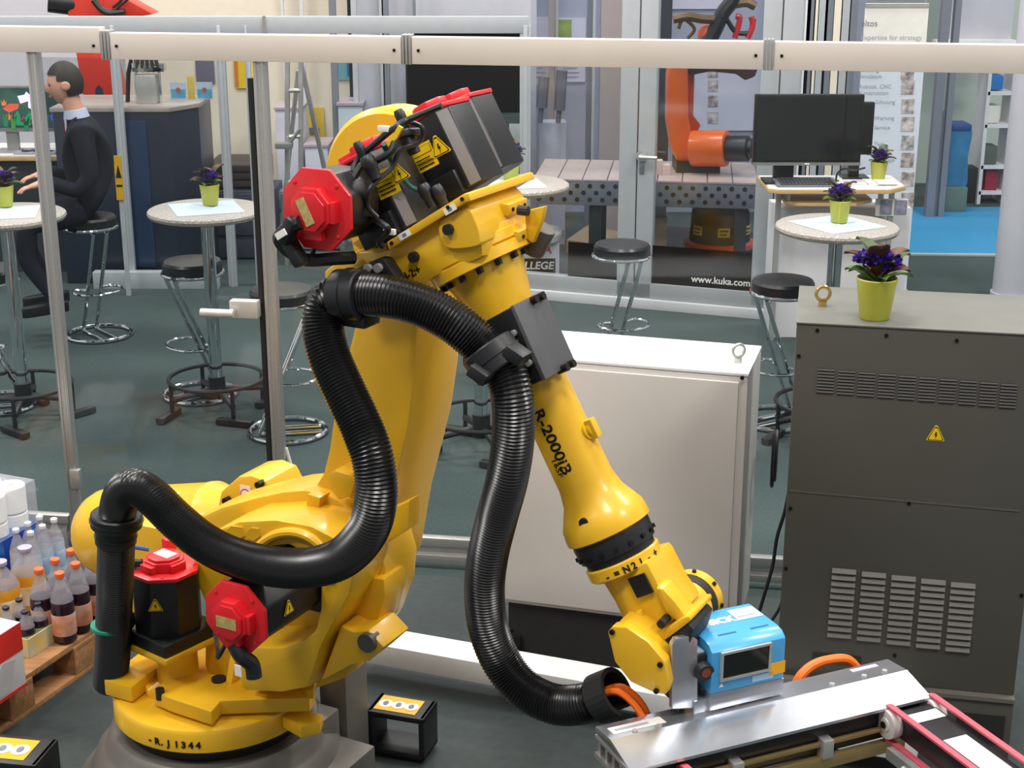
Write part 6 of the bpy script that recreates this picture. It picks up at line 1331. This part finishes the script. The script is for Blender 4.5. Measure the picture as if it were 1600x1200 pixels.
for s in (1, -1):
    addchain(0, [mp_(.08, .10*s, .87), mp_(.42, .14*s, .82), mp_(.44, .14*s, .60), mp_(.30, .13*s, .36), mp_(.32, .13*s, .33)], [.095, .075, .058, .045, .042])
    addchain(3, [mp_(.05, .19*s, 1.40), mp_(.02, .24*s, 1.14), mp_(.10, .24*s, 1.06), mp_(.28, .18*s, 1.12)], [.075, .058, .052, .042])
skin_body('body', bodyv, be, brd, SUIT, man)
hc = mp_(.13, 0, 1.66)
fwv = (mp_(1, 0, 0)-mp_(0, 0, 0)).normalized(); fwv.z = 0; fwv = (fwv*.97+V((0, 0, -.1))).normalized(); lft = V((0, 0, 1)).cross(fwv).normalized(); upv = fwv.cross(lft)
bm = nb(); bmesh.ops.create_uvsphere(bm, u_segments=28, v_segments=20, radius=1)
for v in bm.verts:
    x, y, z = v.co
    jaw = 1-.28*max(0, -z)**1.5; px_ = x*.098*(1 if x > 0 else 1.02); f = px_*jaw
    nose = .028*math.exp(-((y/.16)**2+((z+.12)/.20)**2)) if x > 0 else 0
    eye = -.010*(math.exp(-(((abs(y)-.38)/.16)**2+((z-.08)/.12)**2))) if x > 0 else 0
    mouth = .008*math.exp(-((y/.3)**2+((z+.48)/.08)**2)) if x > 0 else 0
    chin = .014*math.exp(-((y/.3)**2+((z+.80)/.18)**2)) if x > 0 else 0
    v.co = hc+fwv*(f+nose+eye+mouth+chin)+lft*(y*.075*jaw)+upv*(z*.122)
for s in (1, -1):
    e = hc+lft*(.076*s)-fwv*.008; lathe(bm, e, lft*s, [(-.01, .018), (.004, .028), (.010, .026), (.010, .010)], 12)
lathe(bm, hc-upv*.16-fwv*.03, upv+fwv*.15, [(-.03, .062), (.03, .056), (.09, .056)], 16)
head = obj('head', bm, SKIN, man, smooth=80)
for s in (1, -1):
    e = hc+fwv*.083+lft*(.03*s)+upv*.012; bm = nb(); bmesh.ops.create_uvsphere(bm, u_segments=10, v_segments=8, radius=.010); bmesh.ops.translate(bm, verts=bm.verts, vec=e-fwv*.003); obj('eye', bm, M('eye_dark', (70, 56, 50), .3), head)
bm = nb(); box(bm, hc+fwv*.093-upv*.058, (.012, .045, .008), (fwv, lft, upv)); obj('mouth', bm, M('lips', (170, 96, 90), .5), head, bev=.003)
bm = nb(); bmesh.ops.create_uvsphere(bm, u_segments=28, v_segments=20, radius=1)
for v in list(bm.verts):
    x, y, z = v.co; v.co = hc-fwv*.008+upv*.012+fwv*(x*.108)+lft*(y*.084)+upv*(z*.128)
kill = [v for v in bm.verts if (v.co-hc).dot(fwv) > .045 and (v.co-hc).dot(upv) < .062 or (v.co-hc).dot(upv) < -.07 or ((v.co-hc).dot(fwv) > .0 and (v.co-hc).dot(upv) < .03)]
bmesh.ops.delete(bm, geom=kill, context='VERTS'); obj('hair', bm, HAIR, head, smooth=80)
bm = nb(); lathe(bm, mp_(.075, 0, 1.465), upv, [(0, .078), (.05, .066), (.052, .058)], 18); obj('shirt_collar', bm, SHRT, man)
bm = nb(); prism(bm, [mp_(.145, y_, z_) for y_, z_ in ((-.015, 1.45), (.015, 1.45), (.03, 1.18), (0, 1.14), (-.03, 1.18))], fwv*.012); obj('tie', bm, TIE, man)
bm = nb(); prism(bm, [mp_(.135, y_, z_) for y_, z_ in ((-.06, 1.47), (.06, 1.47), (.03, 1.12), (-.03, 1.12))], fwv*.012); obj('shirt_front', bm, SHRT, man)
for s in (1, -1):
    w0_ = mp_(.27, .18*s, 1.12); hv = [w0_, w0_+fwv*.05-upv*.01, w0_+fwv*.10-upv*.02]; he = [(0, 1), (1, 2)]; hr = [.026, (.034, .022), (.036, .02)]
    for k in range(4):
        o_ = lft*((k-1.5)*.019); L_ = (.07, .08, .076, .058)[k]; i0 = len(hv)
        hv += [hv[2]+o_+fwv*.012, hv[2]+o_+fwv*(.012+L_*.5)-upv*.006, hv[2]+o_+fwv*(.012+L_*.9)-upv*.03]; he += [(2, i0), (i0, i0+1), (i0+1, i0+2)]; hr += [.010, .009, .008]
    i0 = len(hv); hv += [hv[1]-lft*.036*s, hv[1]-lft*.05*s+fwv*.035-upv*.01]; he += [(1, i0), (i0, i0+1)]; hr += [.012, .010]
    skin_body('hand', hv, he, hr, SKIN, man, 0, 1)
    bm = nb(); a_ = mp_(.30, .13*s, .325); prism(bm, spline([a_+fwv*x_+lft*y_ for x_, y_ in ((-.07, -.03), (.06, -.042), (.16, -.04), (.20, 0), (.16, .04), (.06, .042), (-.07, .03), (-.085, 0))], 4, True), -Z*.06); obj('shoe', bm, M('shoe_black', (18, 18, 20), .3), man, bev=.012)
